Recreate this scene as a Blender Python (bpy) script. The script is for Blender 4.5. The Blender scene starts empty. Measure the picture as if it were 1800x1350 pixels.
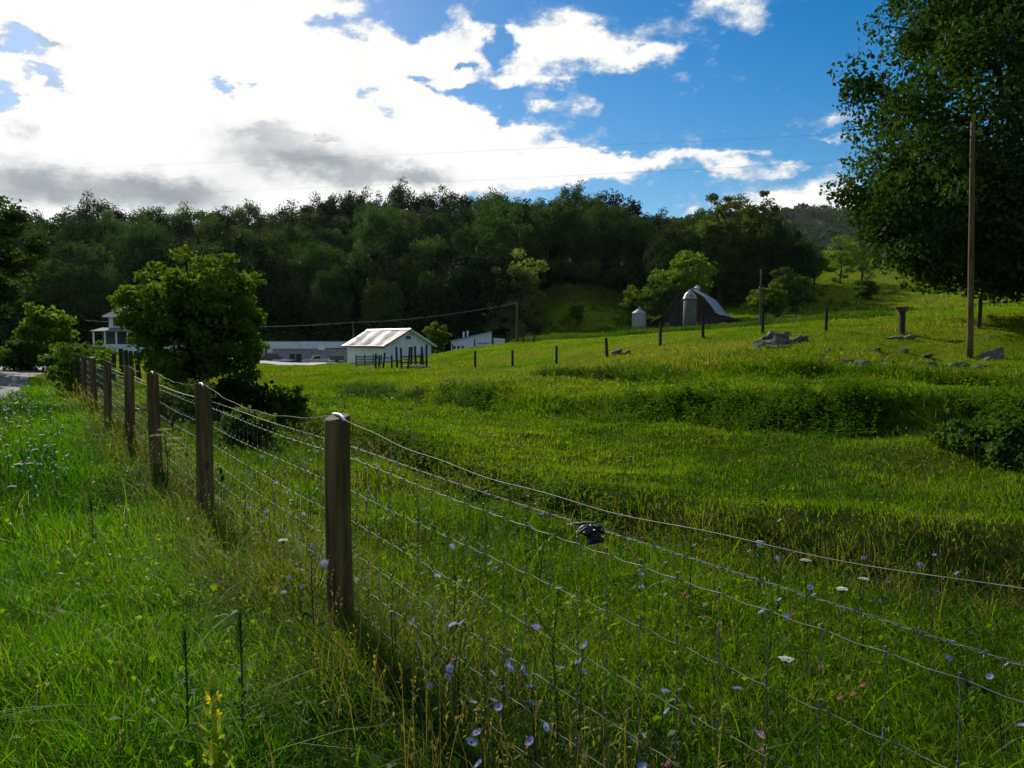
import bpy, math, random
import numpy as np
from mathutils import Vector, Matrix, Euler

random.seed(7)
RNG = np.random.default_rng(7)
R = math.radians
scene = bpy.context.scene
COL = scene.collection

# ------------------------------------------------------------------ camera
FPX, CX, CY, HORIZ, EYE = 1400.0, 900.0, 675.0, 600.0, 1.65
PITCH = math.atan((CY - HORIZ) / FPX)
cam_d = bpy.data.cameras.new('camera')
cam_d.sensor_width = 36.0
cam_d.lens = 36.0 * FPX / 1800.0
cam_d.clip_start = 0.05
cam_d.clip_end = 20000
cam = bpy.data.objects.new('camera', cam_d)
COL.objects.link(cam)
cam.location = (0, 0, EYE)
cam.rotation_euler = (R(90) - PITCH, 0, 0)
scene.camera = cam


def ray(px, py):
    """world direction of a view direction given as photo coordinates"""
    a, b = (px - CX) / FPX, (CY - py) / FPX
    return np.array([a, math.cos(PITCH) + b * math.sin(PITCH), -math.sin(PITCH) + b * math.cos(PITCH)])


def P(px, py, Y):
    d = ray(px, py)
    t = Y / d[1]
    return Vector((d[0] * t, Y, EYE + d[2] * t))


def XY(px, Y):
    return (px - CX) / FPX * Y / ray(900, HORIZ)[1], Y


# ------------------------------------------------------------------ sun, sky, exposure
SUN_EL, SUN_AZ = R(30), R(-27)          # azimuth measured from +Y, negative to the left
sun_dir = Vector((math.sin(SUN_AZ) * math.cos(SUN_EL), math.cos(SUN_AZ) * math.cos(SUN_EL), math.sin(SUN_EL)))
sd = bpy.data.lights.new('sun', 'SUN')
sd.energy = 5.0
sd.angle = R(0.6)
sd.color = (1.0, 0.93, 0.80)
so = bpy.data.objects.new('sun', sd)
so.rotation_euler = sun_dir.to_track_quat('Z', 'Y').to_euler()
so.location = (-20, 30, 40)
COL.objects.link(so)

world = bpy.data.worlds.new('World')
scene.world = world
world.use_nodes = True
wn, wl = world.node_tree.nodes, world.node_tree.links
wn.clear()


def wmath(op, a, b=None, c=None, clamp=False):
    n = wn.new('ShaderNodeMath')
    n.operation = op
    n.use_clamp = clamp
    for i, v in enumerate((a, b, c)):
        if v is None:
            continue
        if isinstance(v, (int, float)):
            n.inputs[i].default_value = v
        else:
            wl.new(v, n.inputs[i])
    return n.outputs[0]


def wmaprange(v, a, b, c=0.0, d=1.0):
    n = wn.new('ShaderNodeMapRange')
    n.interpolation_type = 'SMOOTHSTEP'
    wl.new(v, n.inputs[0])
    for i, q in enumerate((a, b, c, d)):
        n.inputs[i + 1].default_value = q
    return n.outputs[0]


def wnoise(vec, scale, detail, rough, dist=0.0):
    n = wn.new('ShaderNodeTexNoise')
    n.inputs['Scale'].default_value = scale
    n.inputs['Detail'].default_value = detail
    n.inputs['Roughness'].default_value = rough
    n.inputs['Distortion'].default_value = dist
    wl.new(vec, n.inputs['Vector'])
    return n.outputs['Fac']


def wmix(fac, a, b):
    n = wn.new('ShaderNodeMix')
    n.data_type = 'RGBA'
    for k, v in ((0, fac), (6, a), (7, b)):
        if isinstance(v, (int, float)):
            n.inputs[k].default_value = v
        elif isinstance(v, tuple):
            n.inputs[k].default_value = v
        else:
            wl.new(v, n.inputs[k])
    return n.outputs[2]


sky = wn.new('ShaderNodeTexSky')
sky.sky_type = 'NISHITA'
sky.sun_disc = False
sky.sun_elevation = SUN_EL
sky.sun_rotation = SUN_AZ
sky.air_density = 1.0
sky.dust_density = 0.3
sky.ozone_density = 2.5
tc = wn.new('ShaderNodeTexCoord')
sep = wn.new('ShaderNodeSeparateXYZ')
wl.new(tc.outputs['Generated'], sep.inputs[0])
az = wmath('ARCTAN2', sep.outputs[0], sep.outputs[1])
el = wmath('ARCSINE', sep.outputs[2])
elw = wmath('MULTIPLY', el, 1.7)
ang = wn.new('ShaderNodeCombineXYZ')
wl.new(az, ang.inputs[0])
wl.new(elw, ang.inputs[1])
angv = ang.outputs[0]
# clouds where they stand in the sky: centre (photo direction), half sizes, amount
CLOUDS = [
    (220, 80, 470, 210, 1.5), (50, 260, 380, 130, 1.1), (540, 170, 290, 130, 1.25), (430, 270, 460, 100, 1.1), (90, 370, 420, 50, .9),
    (770, 130, 105, 62, 1.0), (745, 235, 150, 60, 1.0), (690, 290, 330, 50, 1.0), (930, 292, 150, 32, 1.0), (1035, 285, 80, 20, .8),
    (1045, 72, 115, 42, 1.25), (945, 76, 68, 20, 1.0), (1140, 97, 62, 18, .9), (1080, 120, 40, 16, .6), (1000, 45, 40, 25, .5), (815, 38, 38, 34, .6), (890, 48, 22, 14, .6),
    (925, 132, 56, 22, .95), (985, 150, 30, 10, .6), (1280, 4, 85, 32, .95), (1480, 212, 85, 18, 1.0), (1500, 241, 70, 8, .75),
    (1390, 354, 185, 40, 1.1), (1140, 280, 110, 14, .85), (1285, 288, 60, 17, .95), (1040, 182, 36, 16, .7), (1370, 297, 50, 9, .6),
    (915, 238, 55, 9, .8), (955, 192, 26, 13, .65), (845, 200, 30, 24, .8), (610, 14, 85, 20, .85), (655, 50, 60, 20, .5), (1540, 68, 34, 9, .65),
    (1180, 346, 55, 8, .7), (1210, 364, 30, 11, .7), (1100, 310, 60, 10, .4), (1330, 265, 70, 5, .5), (1230, 265, 80, 8, .4),
    (12, 178, 46, 40, -2.2), (28, 76, 42, 24, -1.9), (105, 150, 30, 24, -1.9), (60, 125, 30, 10, -1.2), (392, 148, 40, 20, -2.2), (442, 143, 16, 8, -1.5),
    (645, 170, 34, 24, -1.7), (690, 200, 40, 13, -1.6), (800, 168, 70, 15, -1.5), (735, 150, 30, 16, -1.2), (700, 28, 95, 26, -1.3), (580, 40, 60, 22, -.9), (730, 70, 30, 20, -1.0), (865, 90, 30, 40, -1.0), (880, 165, 40, 14, -.8), (905, 205, 40, 16, -.7),
    (30, 232, 45, 10, -1.0), (95, 82, 34, 10, -1.2), (815, 120, 14, 9, -1.0), (1165, 345, 200, 14, -.3), (900, 270, 60, 8, -.7), (1010, 330, 60, 8, -.5),
]
GREY = [(500, 268, 120, 30, 1.0), (610, 306, 170, 26, .95), (440, 228, 62, 17, .7), (300, 332, 120, 22, 1.1), (50, 312, 110, 34, 1.0),
        (180, 352, 190, 26, .7), (740, 302, 46, 18, .75), (30, 232, 42, 9, .6), (95, 82, 34, 10, .7), (105, 150, 34, 20, .5), (565, 240, 12, 8, .5), (-250, 250, 200, 60, .8)]


def blob_sum(lst, vec, base=0.32):
    acc = None
    for (px, py, rx, ry, amp) in lst:
        d = ray(px, py)
        d = d / np.linalg.norm(d)
        a0, e0 = math.atan2(d[0], d[1]), math.asin(d[2])
        kx = 1.0 / (rx / FPX * math.cos(a0) ** 2)
        ky = 1.0 / (ry / FPX * math.cos(a0)) / 1.7
        s = wn.new('ShaderNodeVectorMath')
        s.operation = 'MULTIPLY_ADD'
        wl.new(vec, s.inputs[0])
        s.inputs[1].default_value = (kx, ky, 0)
        s.inputs[2].default_value = (-a0 * kx, -e0 * 1.7 * ky, 0)
        q = wn.new('ShaderNodeVectorMath')
        q.operation = 'DOT_PRODUCT'
        wl.new(s.outputs[0], q.inputs[0])
        wl.new(s.outputs[0], q.inputs[1])
        g = wmath('POWER', base, q.outputs['Value'])
        acc = wmath('MULTIPLY', g, amp) if acc is None else wmath('MULTIPLY_ADD', g, amp, acc)
    return acc


wt = wn.new('ShaderNodeTexNoise')                       # ragged edges: the layout is stirred by turbulence
wt.inputs['Scale'].default_value = 14.0
wt.inputs['Detail'].default_value = 5.0
wt.inputs['Roughness'].default_value = 0.65
wl.new(angv, wt.inputs['Vector'])
ws = wn.new('ShaderNodeVectorMath')
ws.operation = 'MULTIPLY_ADD'
wl.new(wt.outputs['Color'], ws.inputs[0])
ws.inputs[1].default_value = (.11, .11, 0)
ws.inputs[2].default_value = (-.055, -.055, 0)
wa = wn.new('ShaderNodeVectorMath')
wa.operation = 'ADD'
wl.new(angv, wa.inputs[0])
wl.new(ws.outputs[0], wa.inputs[1])
wv = wa.outputs[0]
nz1 = wnoise(wv, 6.0, 6.0, 0.62)
nz2 = wnoise(angv, 30.0, 4.0, 0.65)
cov = blob_sum(CLOUDS, wv)
# away from the photographed part the same scattered cloud goes on
outside = wmaprange(wmath('ABSOLUTE', az), 0.75, 1.1)
outside = wmath('MAXIMUM', outside, wmaprange(el, 0.50, 0.75))
cov = wmath('MULTIPLY_ADD', outside, 0.52, cov)
dens = wmath('ADD', cov, wmath('MULTIPLY_ADD', wmath('SUBTRACT', nz1, 0.5), 2.0, wmath('MULTIPLY', wmath('SUBTRACT', nz2, 0.5), 1.55)))
alpha = wmaprange(dens, 0.26, 1.0)
greyf = blob_sum(GREY, wv, .4)
greyd = wmath('ADD', greyf, wmath('MULTIPLY_ADD', wmath('SUBTRACT', nz1, 0.5), .9, wmath('MULTIPLY', wmath('SUBTRACT', nz2, 0.5), 0.3)))
greya = wmaprange(greyd, 0.15, 1.5)
thick = wmaprange(dens, 0.45, 1.15)
cloud_c = wmix(thick, (0.48, 0.56, 0.66, 1), (0.88, 0.88, 0.87, 1))
hs = wn.new('ShaderNodeHueSaturation')
hs.inputs['Saturation'].default_value = 1.55
hs.inputs['Value'].default_value = 0.086
wl.new(sky.outputs[0], hs.inputs['Color'])
skyc = wmix(alpha, hs.outputs[0], cloud_c)
skyc = wmix(greya, skyc, (0.29, 0.33, 0.36, 1))
bg = wn.new('ShaderNodeBackground')
bg.inputs['Strength'].default_value = 1.0
wl.new(skyc, bg.inputs['Color'])
wo = wn.new('ShaderNodeOutputWorld')
wl.new(bg.outputs[0], wo.inputs[0])

world.cycles.sampling_method = 'MANUAL'
world.cycles.sample_map_resolution = 512
scene.view_settings.view_transform = 'Standard'
scene.view_settings.look = 'None'
scene.view_settings.exposure = 0.18
scene.view_settings.gamma = 1.0
scene.view_settings.use_curve_mapping = False
scene.render.engine = 'CYCLES'
scene.cycles.use_denoising = True
scene.cycles.max_bounces = 4
scene.cycles.diffuse_bounces = 2
scene.cycles.glossy_bounces = 2
scene.cycles.transmission_bounces = 3
scene.cycles.transparent_max_bounces = 4
scene.cycles.use_adaptive_sampling = True
scene.cycles.adaptive_threshold = 0.02

# ------------------------------------------------------------------ numeric noise


def _hash(ix, iy, seed):
    n = (ix.astype(np.int64) * 374761393 + iy.astype(np.int64) * 668265263 + seed * 982451653) & 0x7fffffff
    n = ((n ^ (n >> 13)) * 1274126177) & 0x7fffffff
    n = n ^ (n >> 16)
    return (n & 0xffff) / 65535.0


def vnoise(x, y, seed=0):
    x = np.asarray(x, float)
    y = np.asarray(y, float)
    ix, iy = np.floor(x), np.floor(y)
    fx, fy = x - ix, y - iy
    fx = fx * fx * fx * (fx * (fx * 6 - 15) + 10)
    fy = fy * fy * fy * (fy * (fy * 6 - 15) + 10)
    a, b = _hash(ix, iy, seed), _hash(ix + 1, iy, seed)
    c, d = _hash(ix, iy + 1, seed), _hash(ix + 1, iy + 1, seed)
    return (a * (1 - fx) + b * fx) * (1 - fy) + (c * (1 - fx) + d * fx) * fy


def fbm(x, y, seed=0, octv=4):
    s, a, t = 0.0, 0.5, 0.0
    for o in range(octv):
        s = s + a * vnoise(np.asarray(x) * 2 ** o + 13.7 * o, np.asarray(y) * 2 ** o - 7.1 * o, seed + o)
        t += a
        a *= 0.5
    return s / t


def sstep(v, a, b):
    t = np.clip((np.asarray(v, float) - a) / (b - a), 0, 1)
    return t * t * (3 - 2 * t)


# ------------------------------------------------------------------ terrain
FDIR = np.array([-0.609, 1.0]) / 1.1709          # direction of the roadside fence
FPT = np.array([-0.92, 4.2])


def fence_s(x, y):
    """signed distance to the fence line, positive on the pasture side"""
    return (np.asarray(x) - FPT[0]) * FDIR[1] - (np.asarray(y) - FPT[1]) * FDIR[0]


B1X, B1Y = [-14, -6, 0, 4, 9, 14, 20, 40], [44, 33, 25.3, 21.0, 16.8, 13.6, 10.0, 1]
B2X, B2Y = [-8, 2, 6, 10, 15, 22, 40], [46, 31, 27, 24.4, 22.3, 19.5, 10]
DX, DY = [-16, -10, -5.4, -2.1, -0.6, 2, 4.25, 8, 15, 40], [36, 27, 20, 14.6, 11.6, 8.4, 7.0, 5.2, 2.5, -6]
RDX, RDY = [6, -4.8, -10, -15.8, -18.6, -23.5, -27.0, -31.5, -38, -50], [-18, 0, 8.5, 18, 24, 33, 40, 50, 64, 90]


def steps(x, y):
    x = np.asarray(x, float)
    y = np.asarray(y, float)
    w = (fbm(x * .35, y * .35, 41, 2) - .5) * 1.6
    d1 = (y - np.interp(x, B1X, B1Y)) * .75 + w
    z = np.interp(x, [-12, -6, 0, 4, 10, 16, 40], [0, .20, .48, .68, .78, .80, .76]) * sstep(d1, -.8, .95)
    d2 = (y - np.interp(x, B2X, B2Y)) * .8 + w * .8
    z = z + np.interp(x, [-3, 1, 5, 12, 40], [0, .12, .34, .36, .36]) * sstep(d2, -1.0, 1.0)
    dd = (y - np.interp(x, DX, DY)) * .72 + w * .3
    z = z + .30 * sstep(dd, .25, 1.3) - .38 * np.exp(-(dd / .6) ** 2)
    return z


def road_d(x, y):
    """distance to road centre line"""
    x = np.asarray(x, float)
    y = np.asarray(y, float)
    best = np.full(np.broadcast(x, y).shape, 1e9)
    for i in range(len(RDX) - 1):
        ax, ay, bx, by = RDX[i], RDY[i], RDX[i + 1], RDY[i + 1]
        ux, uy = bx - ax, by - ay
        t = np.clip(((x - ax) * ux + (y - ay) * uy) / (ux * ux + uy * uy), 0, 1)
        best = np.minimum(best, np.hypot(x - ax - ux * t, y - ay - uy * t))
    return best


def warp(x, y):
    r = np.hypot(x, y)
    th = np.arctan2(x, np.asarray(y) + 1e-9)
    return np.clip(th, -2.2, 2.2) * 1.3, np.log(r + 6.0)


CTRL = []
for (x, y, z) in [(0, 0, 0), (-3, 0, 0), (3, 0, -.2), (0, -20, 0), (-20, -20, 0), (20, -20, 0), (-5, 5, .05), (-.92, 4.2, 0), (-2.9, 7.4, -.05),
                  (-4.6, 10.2, -.08), (-6.3, 13, -.08), (-10, 20, -.1), (-15, 21, -.05), (-22, 38, -.05), (-30, 45, 0), (-60, 60, .5),
                  (1.2, 5.5, -.28), (3, 3.4, -.3), (-200, 90, 4), (240, 90, 16), (100, 40, 8), (50, 10, 2), (-60, 20, .5),
                  (-1300, 2000, 30), (1300, 2000, 30), (0, 2200, 20), (0, 1200, 24), (-500, 600, 30), (300, 600, 30)]:
    CTRL.append((x, y, z))
for (px, py, Y) in [(1500, 880, 10.7), (1500, 790, 15.0), (1100, 800, 15.4), (900, 760, 19), (700, 720, 26), (600, 690, 34),
                    (1500, 683, 20.0), (1750, 690, 17), (1100, 680, 26.5), (900, 672, 31), (700, 660, 44), (560, 655, 55), (430, 650, 60),
                    (1500, 640, 25), (1700, 635, 31), (1584, 585, 36), (1720, 576, 36), (1451, 583, 38), (1340, 587, 42),
                    (1236, 594, 45), (1160, 605, 46), (1067, 630, 44), (978, 642, 48), (901, 640, 52), (835, 645, 56), (760, 640, 70),
                    (870, 606, 100), (640, 646, 100), (520, 641, 140), (480, 640, 155), (1000, 600, 100), (1150, 588, 100), (1300, 579, 90),
                    (1500, 563, 80), (1780, 555, 70), (1215, 577, 140), (1123, 588, 135), (1000, 590, 150), (1000, 508, 200),
                    (1130, 532, 200), (1300, 545, 170), (1480, 490, 250), (1550, 545, 160), (1780, 533, 130), (1450, 440, 420), (1700, 500, 300),
                    (830, 612, 150), (700, 630, 140), (200, 617, 112), (60, 610, 120), (300, 612, 140),
                    (50, 605, 172), (300, 610, 172), (600, 622, 172), (850, 606, 172), (950, 596, 170), (960, 522, 200),
                    (50, 500, 270), (300, 492, 270), (600, 474, 270), (900, 470, 262), (1100, 470, 256), (1350, 490, 250),
                    (50, 500, 400), (600, 480, 400), (1100, 485, 400)]:
    p = P(px, py, Y)
    CTRL.append((p.x, p.y, p.z))
CTRL = np.array(CTRL)
_cu, _cv = warp(CTRL[:, 0], CTRL[:, 1])


def _phi(d2):
    return np.where(d2 > 1e-12, d2 * np.log(d2 + 1e-12), 0.0)


_n = len(CTRL)
_A = np.zeros((_n + 3, _n + 3))
_A[:_n, :_n] = _phi((_cu[:, None] - _cu[None]) ** 2 + (_cv[:, None] - _cv[None]) ** 2) + np.eye(_n) * 2e-4
_A[:_n, _n:] = np.stack([np.ones(_n), _cu, _cv], 1)
_A[_n:, :_n] = _A[:_n, _n:].T
_W = np.linalg.solve(_A, np.concatenate([CTRL[:, 2] - steps(CTRL[:, 0], CTRL[:, 1]), np.zeros(3)]))


def height(x, y, fine=True):
    x = np.atleast_1d(np.asarray(x, float))
    y = np.atleast_1d(np.asarray(y, float))
    sh = x.shape
    x, y = x.ravel(), y.ravel()
    out = np.empty(len(x))
    for s in range(0, len(x), 20000):
        u, v = warp(x[s:s + 20000], y[s:s + 20000])
        ph = _phi((u[:, None] - _cu[None]) ** 2 + (v[:, None] - _cv[None]) ** 2)
        out[s:s + 20000] = ph @ _W[:_n] + _W[_n] + _W[_n + 1] * u + _W[_n + 2] * v
    th = np.abs(np.arctan2(x, y + 1e-9))
    out = out * (1 - sstep(th, 1.9, 2.5))
    out = out + steps(x, y)
    r = np.hypot(x, y)
    flat_ = out - .05
    if fine:
        damp = sstep(r, 2, 9) * (1 - sstep(r, 150, 400))
        damp = damp * np.where(fence_s(x, y) > 1.0, 1.0, .35)
        out = out + damp * ((fbm(x * .55, y * .55, 3, 3) - .5) * .30 + (fbm(x * .16, y * .16, 9, 2) - .5) * .35)
        rd = road_d(x, y)
        k = 1 - sstep(rd, 2.9, 4.4)
        out = out * (1 - k) + k * flat_
    return out.reshape(sh)


def H(x, y):
    return float(height([x], [y])[0])


# ------------------------------------------------------------------ mesh helpers


def mesh_np(name, verts, faces, smooth=False):
    """verts (n,3); faces (m,k) with one k"""
    verts = np.asarray(verts, np.float32)
    faces = np.asarray(faces, np.int32)
    m = bpy.data.meshes.new(name)
    m.vertices.add(len(verts))
    m.vertices.foreach_set('co', verts.ravel())
    k = faces.shape[1]
    m.loops.add(faces.size)
    m.loops.foreach_set('vertex_index', faces.ravel())
    m.polygons.add(len(faces))
    m.polygons.foreach_set('loop_start', np.arange(0, faces.size, k, dtype=np.int32))
    m.polygons.foreach_set('loop_total', np.full(len(faces), k, np.int32))
    if smooth:
        m.polygons.foreach_set('use_smooth', np.ones(len(faces), bool))
    m.update(calc_edges=True)
    m.validate()
    return m


class MB:
    """collects simple shapes into one mesh"""

    def __init__(self):
        self.v, self.f = [], []

    def add(self, vs, fs):
        o = len(self.v)
        self.v += [tuple(v) for v in vs]
        self.f += [tuple(i + o for i in f) for f in fs]
        return self

    def box(self, a, b, M=None):
        x0, y0, z0 = a
        x1, y1, z1 = b
        vs = [Vector(v) for v in ((x0, y0, z0), (x1, y0, z0), (x1, y1, z0), (x0, y1, z0), (x0, y0, z1), (x1, y0, z1), (x1, y1, z1), (x0, y1, z1))]
        if M is not None:
            vs = [M @ v for v in vs]
        return self.add(vs, [(3, 2, 1, 0), (4, 5, 6, 7), (0, 1, 5, 4), (1, 2, 6, 5), (2, 3, 7, 6), (3, 0, 4, 7)])

    def prism(self, prof, y0, y1):
        """profile in x,z extruded along y"""
        n = len(prof)
        vs = [(x, y0, z) for x, z in prof] + [(x, y1, z) for x, z in prof]
        fs = [tuple(range(n)), tuple(range(2 * n - 1, n - 1, -1))]
        fs += [(i, i + n, (i + 1) % n + n, (i + 1) % n) for i in range(n)]
        return self.add(vs, fs)

    def tube(self, pts, rad, sides=6, cap=True):
        pts = [Vector(p) for p in pts]
        n = len(pts)
        if not hasattr(rad, '__len__'):
            rad = [rad] * n
        vs, fs = [], []
        ref = None
        for i, p in enumerate(pts):
            t = (pts[min(i + 1, n - 1)] - pts[max(i - 1, 0)])
            t = t.normalized() if t.length > 1e-9 else Vector((0, 0, 1))
            if ref is None:
                ref = Vector((1, 0, 0)) if abs(t.x) < .8 else Vector((0, 1, 0))
            a = (ref - t * ref.dot(t)).normalized()
            ref = a
            b = t.cross(a)
            for k in range(sides):
                w = 2 * math.pi * k / sides
                vs.append(p + (a * math.cos(w) + b * math.sin(w)) * rad[i])
        for i in range(n - 1):
            for k in range(sides):
                k2 = (k + 1) % sides
                fs.append((i * sides + k, i * sides + k2, (i + 1) * sides + k2, (i + 1) * sides + k))
        if cap:
            fs.append(tuple(range(sides - 1, -1, -1)))
            fs.append(tuple((n - 1) * sides + k for k in range(sides)))
        return self.add(vs, fs)

    def lathe(self, prof, sides=24, c=(0, 0, 0)):
        vs, fs = [], []
        n = len(prof)
        for r, z in prof:
            for k in range(sides):
                w = 2 * math.pi * k / sides
                vs.append((c[0] + r * math.cos(w), c[1] + r * math.sin(w), c[2] + z))
        for i in range(n - 1):
            for k in range(sides):
                k2 = (k + 1) % sides
                fs.append((i * sides + k, i * sides + k2, (i + 1) * sides + k2, (i + 1) * sides + k))
        fs.append(tuple(range(sides - 1, -1, -1)))
        fs.append(tuple((n - 1) * sides + k for k in range(sides)))
        return self.add(vs, fs)

    def mesh(self, name, smooth=False):
        m = bpy.data.meshes.new(name)
        m.from_pydata(self.v, [], self.f)
        if smooth:
            m.polygons.foreach_set('use_smooth', [True] * len(m.polygons))
        m.update()
        return m

    def build(self, name, mat, parent=None, smooth=False, loc=None):
        return obj(name, self.mesh(name, smooth), mat, parent, loc)


def obj(name, mesh, mat=None, parent=None, loc=None):
    o = bpy.data.objects.new(name, mesh)
    if mat is not None and mesh is not None and not mesh.materials:
        mesh.materials.append(mat)
    COL.objects.link(o)
    if parent is not None:
        o.parent = parent
    if loc is not None:
        o.location = loc
    return o


def tag(o, label=None, cat=None, group=None, kind=None):
    if label:
        o['label'] = label
    if cat:
        o['category'] = cat
    if group:
        o['group'] = group
    if kind:
        o['kind'] = kind
    return o


def thing(name, label, cat, loc=(0, 0, 0), rz=0.0, group=None):
    o = bpy.data.objects.new(name, None)
    o.empty_display_size = .3
    COL.objects.link(o)
    o.location = loc
    o.rotation_euler = (0, 0, rz)
    return tag(o, label, cat, group)


def copy_tree(o, loc, rz, scl, label=None, group=None):
    c = o.copy()
    COL.objects.link(c)
    c.location = loc
    c.rotation_euler = (0, 0, rz)
    c.scale = scl
    if label:
        c['label'] = label
    if group:
        c['group'] = group
    for ch in list(o.children):
        d = ch.copy()
        COL.objects.link(d)
        d.parent = c
        for g in list(ch.children):
            e = g.copy()
            COL.objects.link(e)
            e.parent = d
    return c


# ------------------------------------------------------------------ materials


class Mat:
    def __init__(self, name, rough=.8, spec=.3):
        self.m = bpy.data.materials.new(name)
        self.m.use_nodes = True
        self.n, self.l = self.m.node_tree.nodes, self.m.node_tree.links
        self.b = self.n['Principled BSDF']
        self.b.inputs['Roughness'].default_value = rough
        self.b.inputs['Specular IOR Level'].default_value = spec
        self.out = self.n['Material Output']

    def coords(self, kind='Object'):
        if not hasattr(self, '_tc'):
            self._tc = self.n.new('ShaderNodeTexCoord')
        return self._tc.outputs[kind]

    def noise(self, scale, detail=5, rough=.6, vec=None, stretch=None, kind='Object', dist=0):
        t = self.n.new('ShaderNodeTexNoise')
        t.inputs['Scale'].default_value = scale
        t.inputs['Detail'].default_value = detail
        t.inputs['Roughness'].default_value = rough
        t.inputs['Distortion'].default_value = dist
        v = vec if vec is not None else self.coords(kind)
        if stretch:
            mp = self.n.new('ShaderNodeMapping')
            mp.inputs['Scale'].default_value = stretch
            self.l.new(v, mp.inputs[0])
            v = mp.outputs[0]
        self.l.new(v, t.inputs['Vector'])
        return t.outputs['Fac']

    def ramp(self, fac, stops):
        r = self.n.new('ShaderNodeValToRGB')
        e = r.color_ramp.elements
        while len(e) < len(stops):
            e.new(.5)
        for i, (p, c) in enumerate(stops):
            e[i].position = p
            e[i].color = (*c, 1)
        self.l.new(fac, r.inputs[0])
        return r.outputs[0]

    def mix(self, fac, a, b, mode='MIX'):
        n = self.n.new('ShaderNodeMix')
        n.data_type = 'RGBA'
        n.blend_type = mode
        for k, v in ((0, fac), (6, a), (7, b)):
            if isinstance(v, (int, float)):
                n.inputs[k].default_value = v
            elif isinstance(v, tuple):
                n.inputs[k].default_value = (*v, 1) if len(v) == 3 else v
            else:
                self.l.new(v, n.inputs[k])
        return n.outputs[2]

    def math(self, op, a, b=0.0):
        n = self.n.new('ShaderNodeMath')
        n.operation = op
        for i, v in enumerate((a, b)):
            if isinstance(v, (int, float)):
                n.inputs[i].default_value = v
            else:
                self.l.new(v, n.inputs[i])
        return n.outputs[0]

    def color(self, c):
        if isinstance(c, tuple):
            self.b.inputs['Base Color'].default_value = (*c, 1)
        else:
            self.l.new(c, self.b.inputs['Base Color'])
        return self

    def bump(self, h, strength=.4, dist=.02):
        n = self.n.new('ShaderNodeBump')
        n.inputs['Strength'].default_value = strength
        n.inputs['Distance'].default_value = dist
        self.l.new(h, n.inputs['Height'])
        self.l.new(n.outputs[0], self.b.inputs['Normal'])
        return self

    def attr(self, name, kind='GEOMETRY'):
        a = self.n.new('ShaderNodeAttribute')
        a.attribute_name = name
        a.attribute_type = kind
        return a


def simple(name, c0, c1, scale=4, rough=.8, spec=.3, stretch=None, bump=0, bdist=.02, metal=0):
    m = Mat(name, rough, spec)
    f = m.noise(scale, stretch=stretch)
    m.color(m.ramp(f, [(.3, c0), (.7, c1)]))
    if bump:
        m.bump(f, bump, bdist)
    m.b.inputs['Metallic'].default_value = metal
    return m.m


def leaf_mat(name, dark, mid, light, trans=.45, scale=.5, rough=.75, spec=.08, tcol=(1.25, 1.15, .45)):
    m = Mat(name, rough, spec)
    f = m.noise(scale, 4, .65)
    oi = m.n.new('ShaderNodeObjectInfo')
    f2 = m.math('ADD', f, m.math('MULTIPLY', m.math('SUBTRACT', oi.outputs['Random'], .5), .42))
    col = m.ramp(f2, [(.32, dark), (.5, mid), (.68, light)])
    m.color(col)
    tr = m.n.new('ShaderNodeBsdfTranslucent')
    m.l.new(m.mix(1.0, col, (*tcol, 1), 'MULTIPLY'), tr.inputs['Color'])
    mx = m.n.new('ShaderNodeMixShader')
    mx.inputs[0].default_value = trans
    m.l.new(m.b.outputs[0], mx.inputs[1])
    m.l.new(tr.outputs[0], mx.inputs[2])
    m.l.new(mx.outputs[0], m.out.inputs[0])
    return m.m


def grass_mat(name, trans=.60, spec=.07, rough=.5):
    m = Mat(name, rough, spec)
    col = m.attr('col').outputs['Color']
    m.color(col)
    tr = m.n.new('ShaderNodeBsdfTranslucent')
    m.l.new(m.mix(1.0, col, (1.24, 1.30, .22, 1), 'MULTIPLY'), tr.inputs['Color'])
    mx = m.n.new('ShaderNodeMixShader')
    mx.inputs[0].default_value = trans
    m.l.new(m.b.outputs[0], mx.inputs[1])
    m.l.new(tr.outputs[0], mx.inputs[2])
    m.l.new(mx.outputs[0], m.out.inputs[0])
    return m.m


M = {}
M['grass'] = grass_mat('grass_blades')
M['weed'] = grass_mat('weed_leaves', .42, .05, .8)
M['leaf_forest'] = leaf_mat('forest_leaves', (.008, .021, .005), (.024, .054, .010), (.064, .114, .022), .42, .16, tcol=(1.05, 1.2, .5))
M['leaf_dark'] = leaf_mat('maple_leaves', (.009, .025, .005), (.019, .049, .007), (.042, .090, .011), .40, .35)
M['leaf_mid'] = leaf_mat('ash_leaves', (.035, .078, .008), (.070, .140, .012), (.115, .20, .020), .52, .8)
M['leaf_bright'] = leaf_mat('locust_leaves', (.045, .10, .012), (.085, .18, .018), (.12, .23, .03), .5, .7)
M['leaf_willow'] = leaf_mat('willow_leaves', (.042, .075, .016), (.078, .125, .025), (.12, .17, .04), .45, .12)
M['leaf_mountain'] = leaf_mat('far_wood_leaves', (.022, .050, .016), (.045, .085, .026), (.080, .125, .040), .35, .02)
M['leaf_ash'] = leaf_mat('round_tree_leaves', (.020, .050, .005), (.052, .110, .009), (.11, .185, .016), .55, .8)
M['leaf_poplar'] = leaf_mat('poplar_leaves', (.075, .125, .03), (.15, .21, .05), (.22, .28, .08), .55, .12)
M['bark'] = simple('bark', (.020, .016, .012), (.065, .05, .038), 9, .95, .1, (1, 1, .25), .6, .03)


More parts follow.
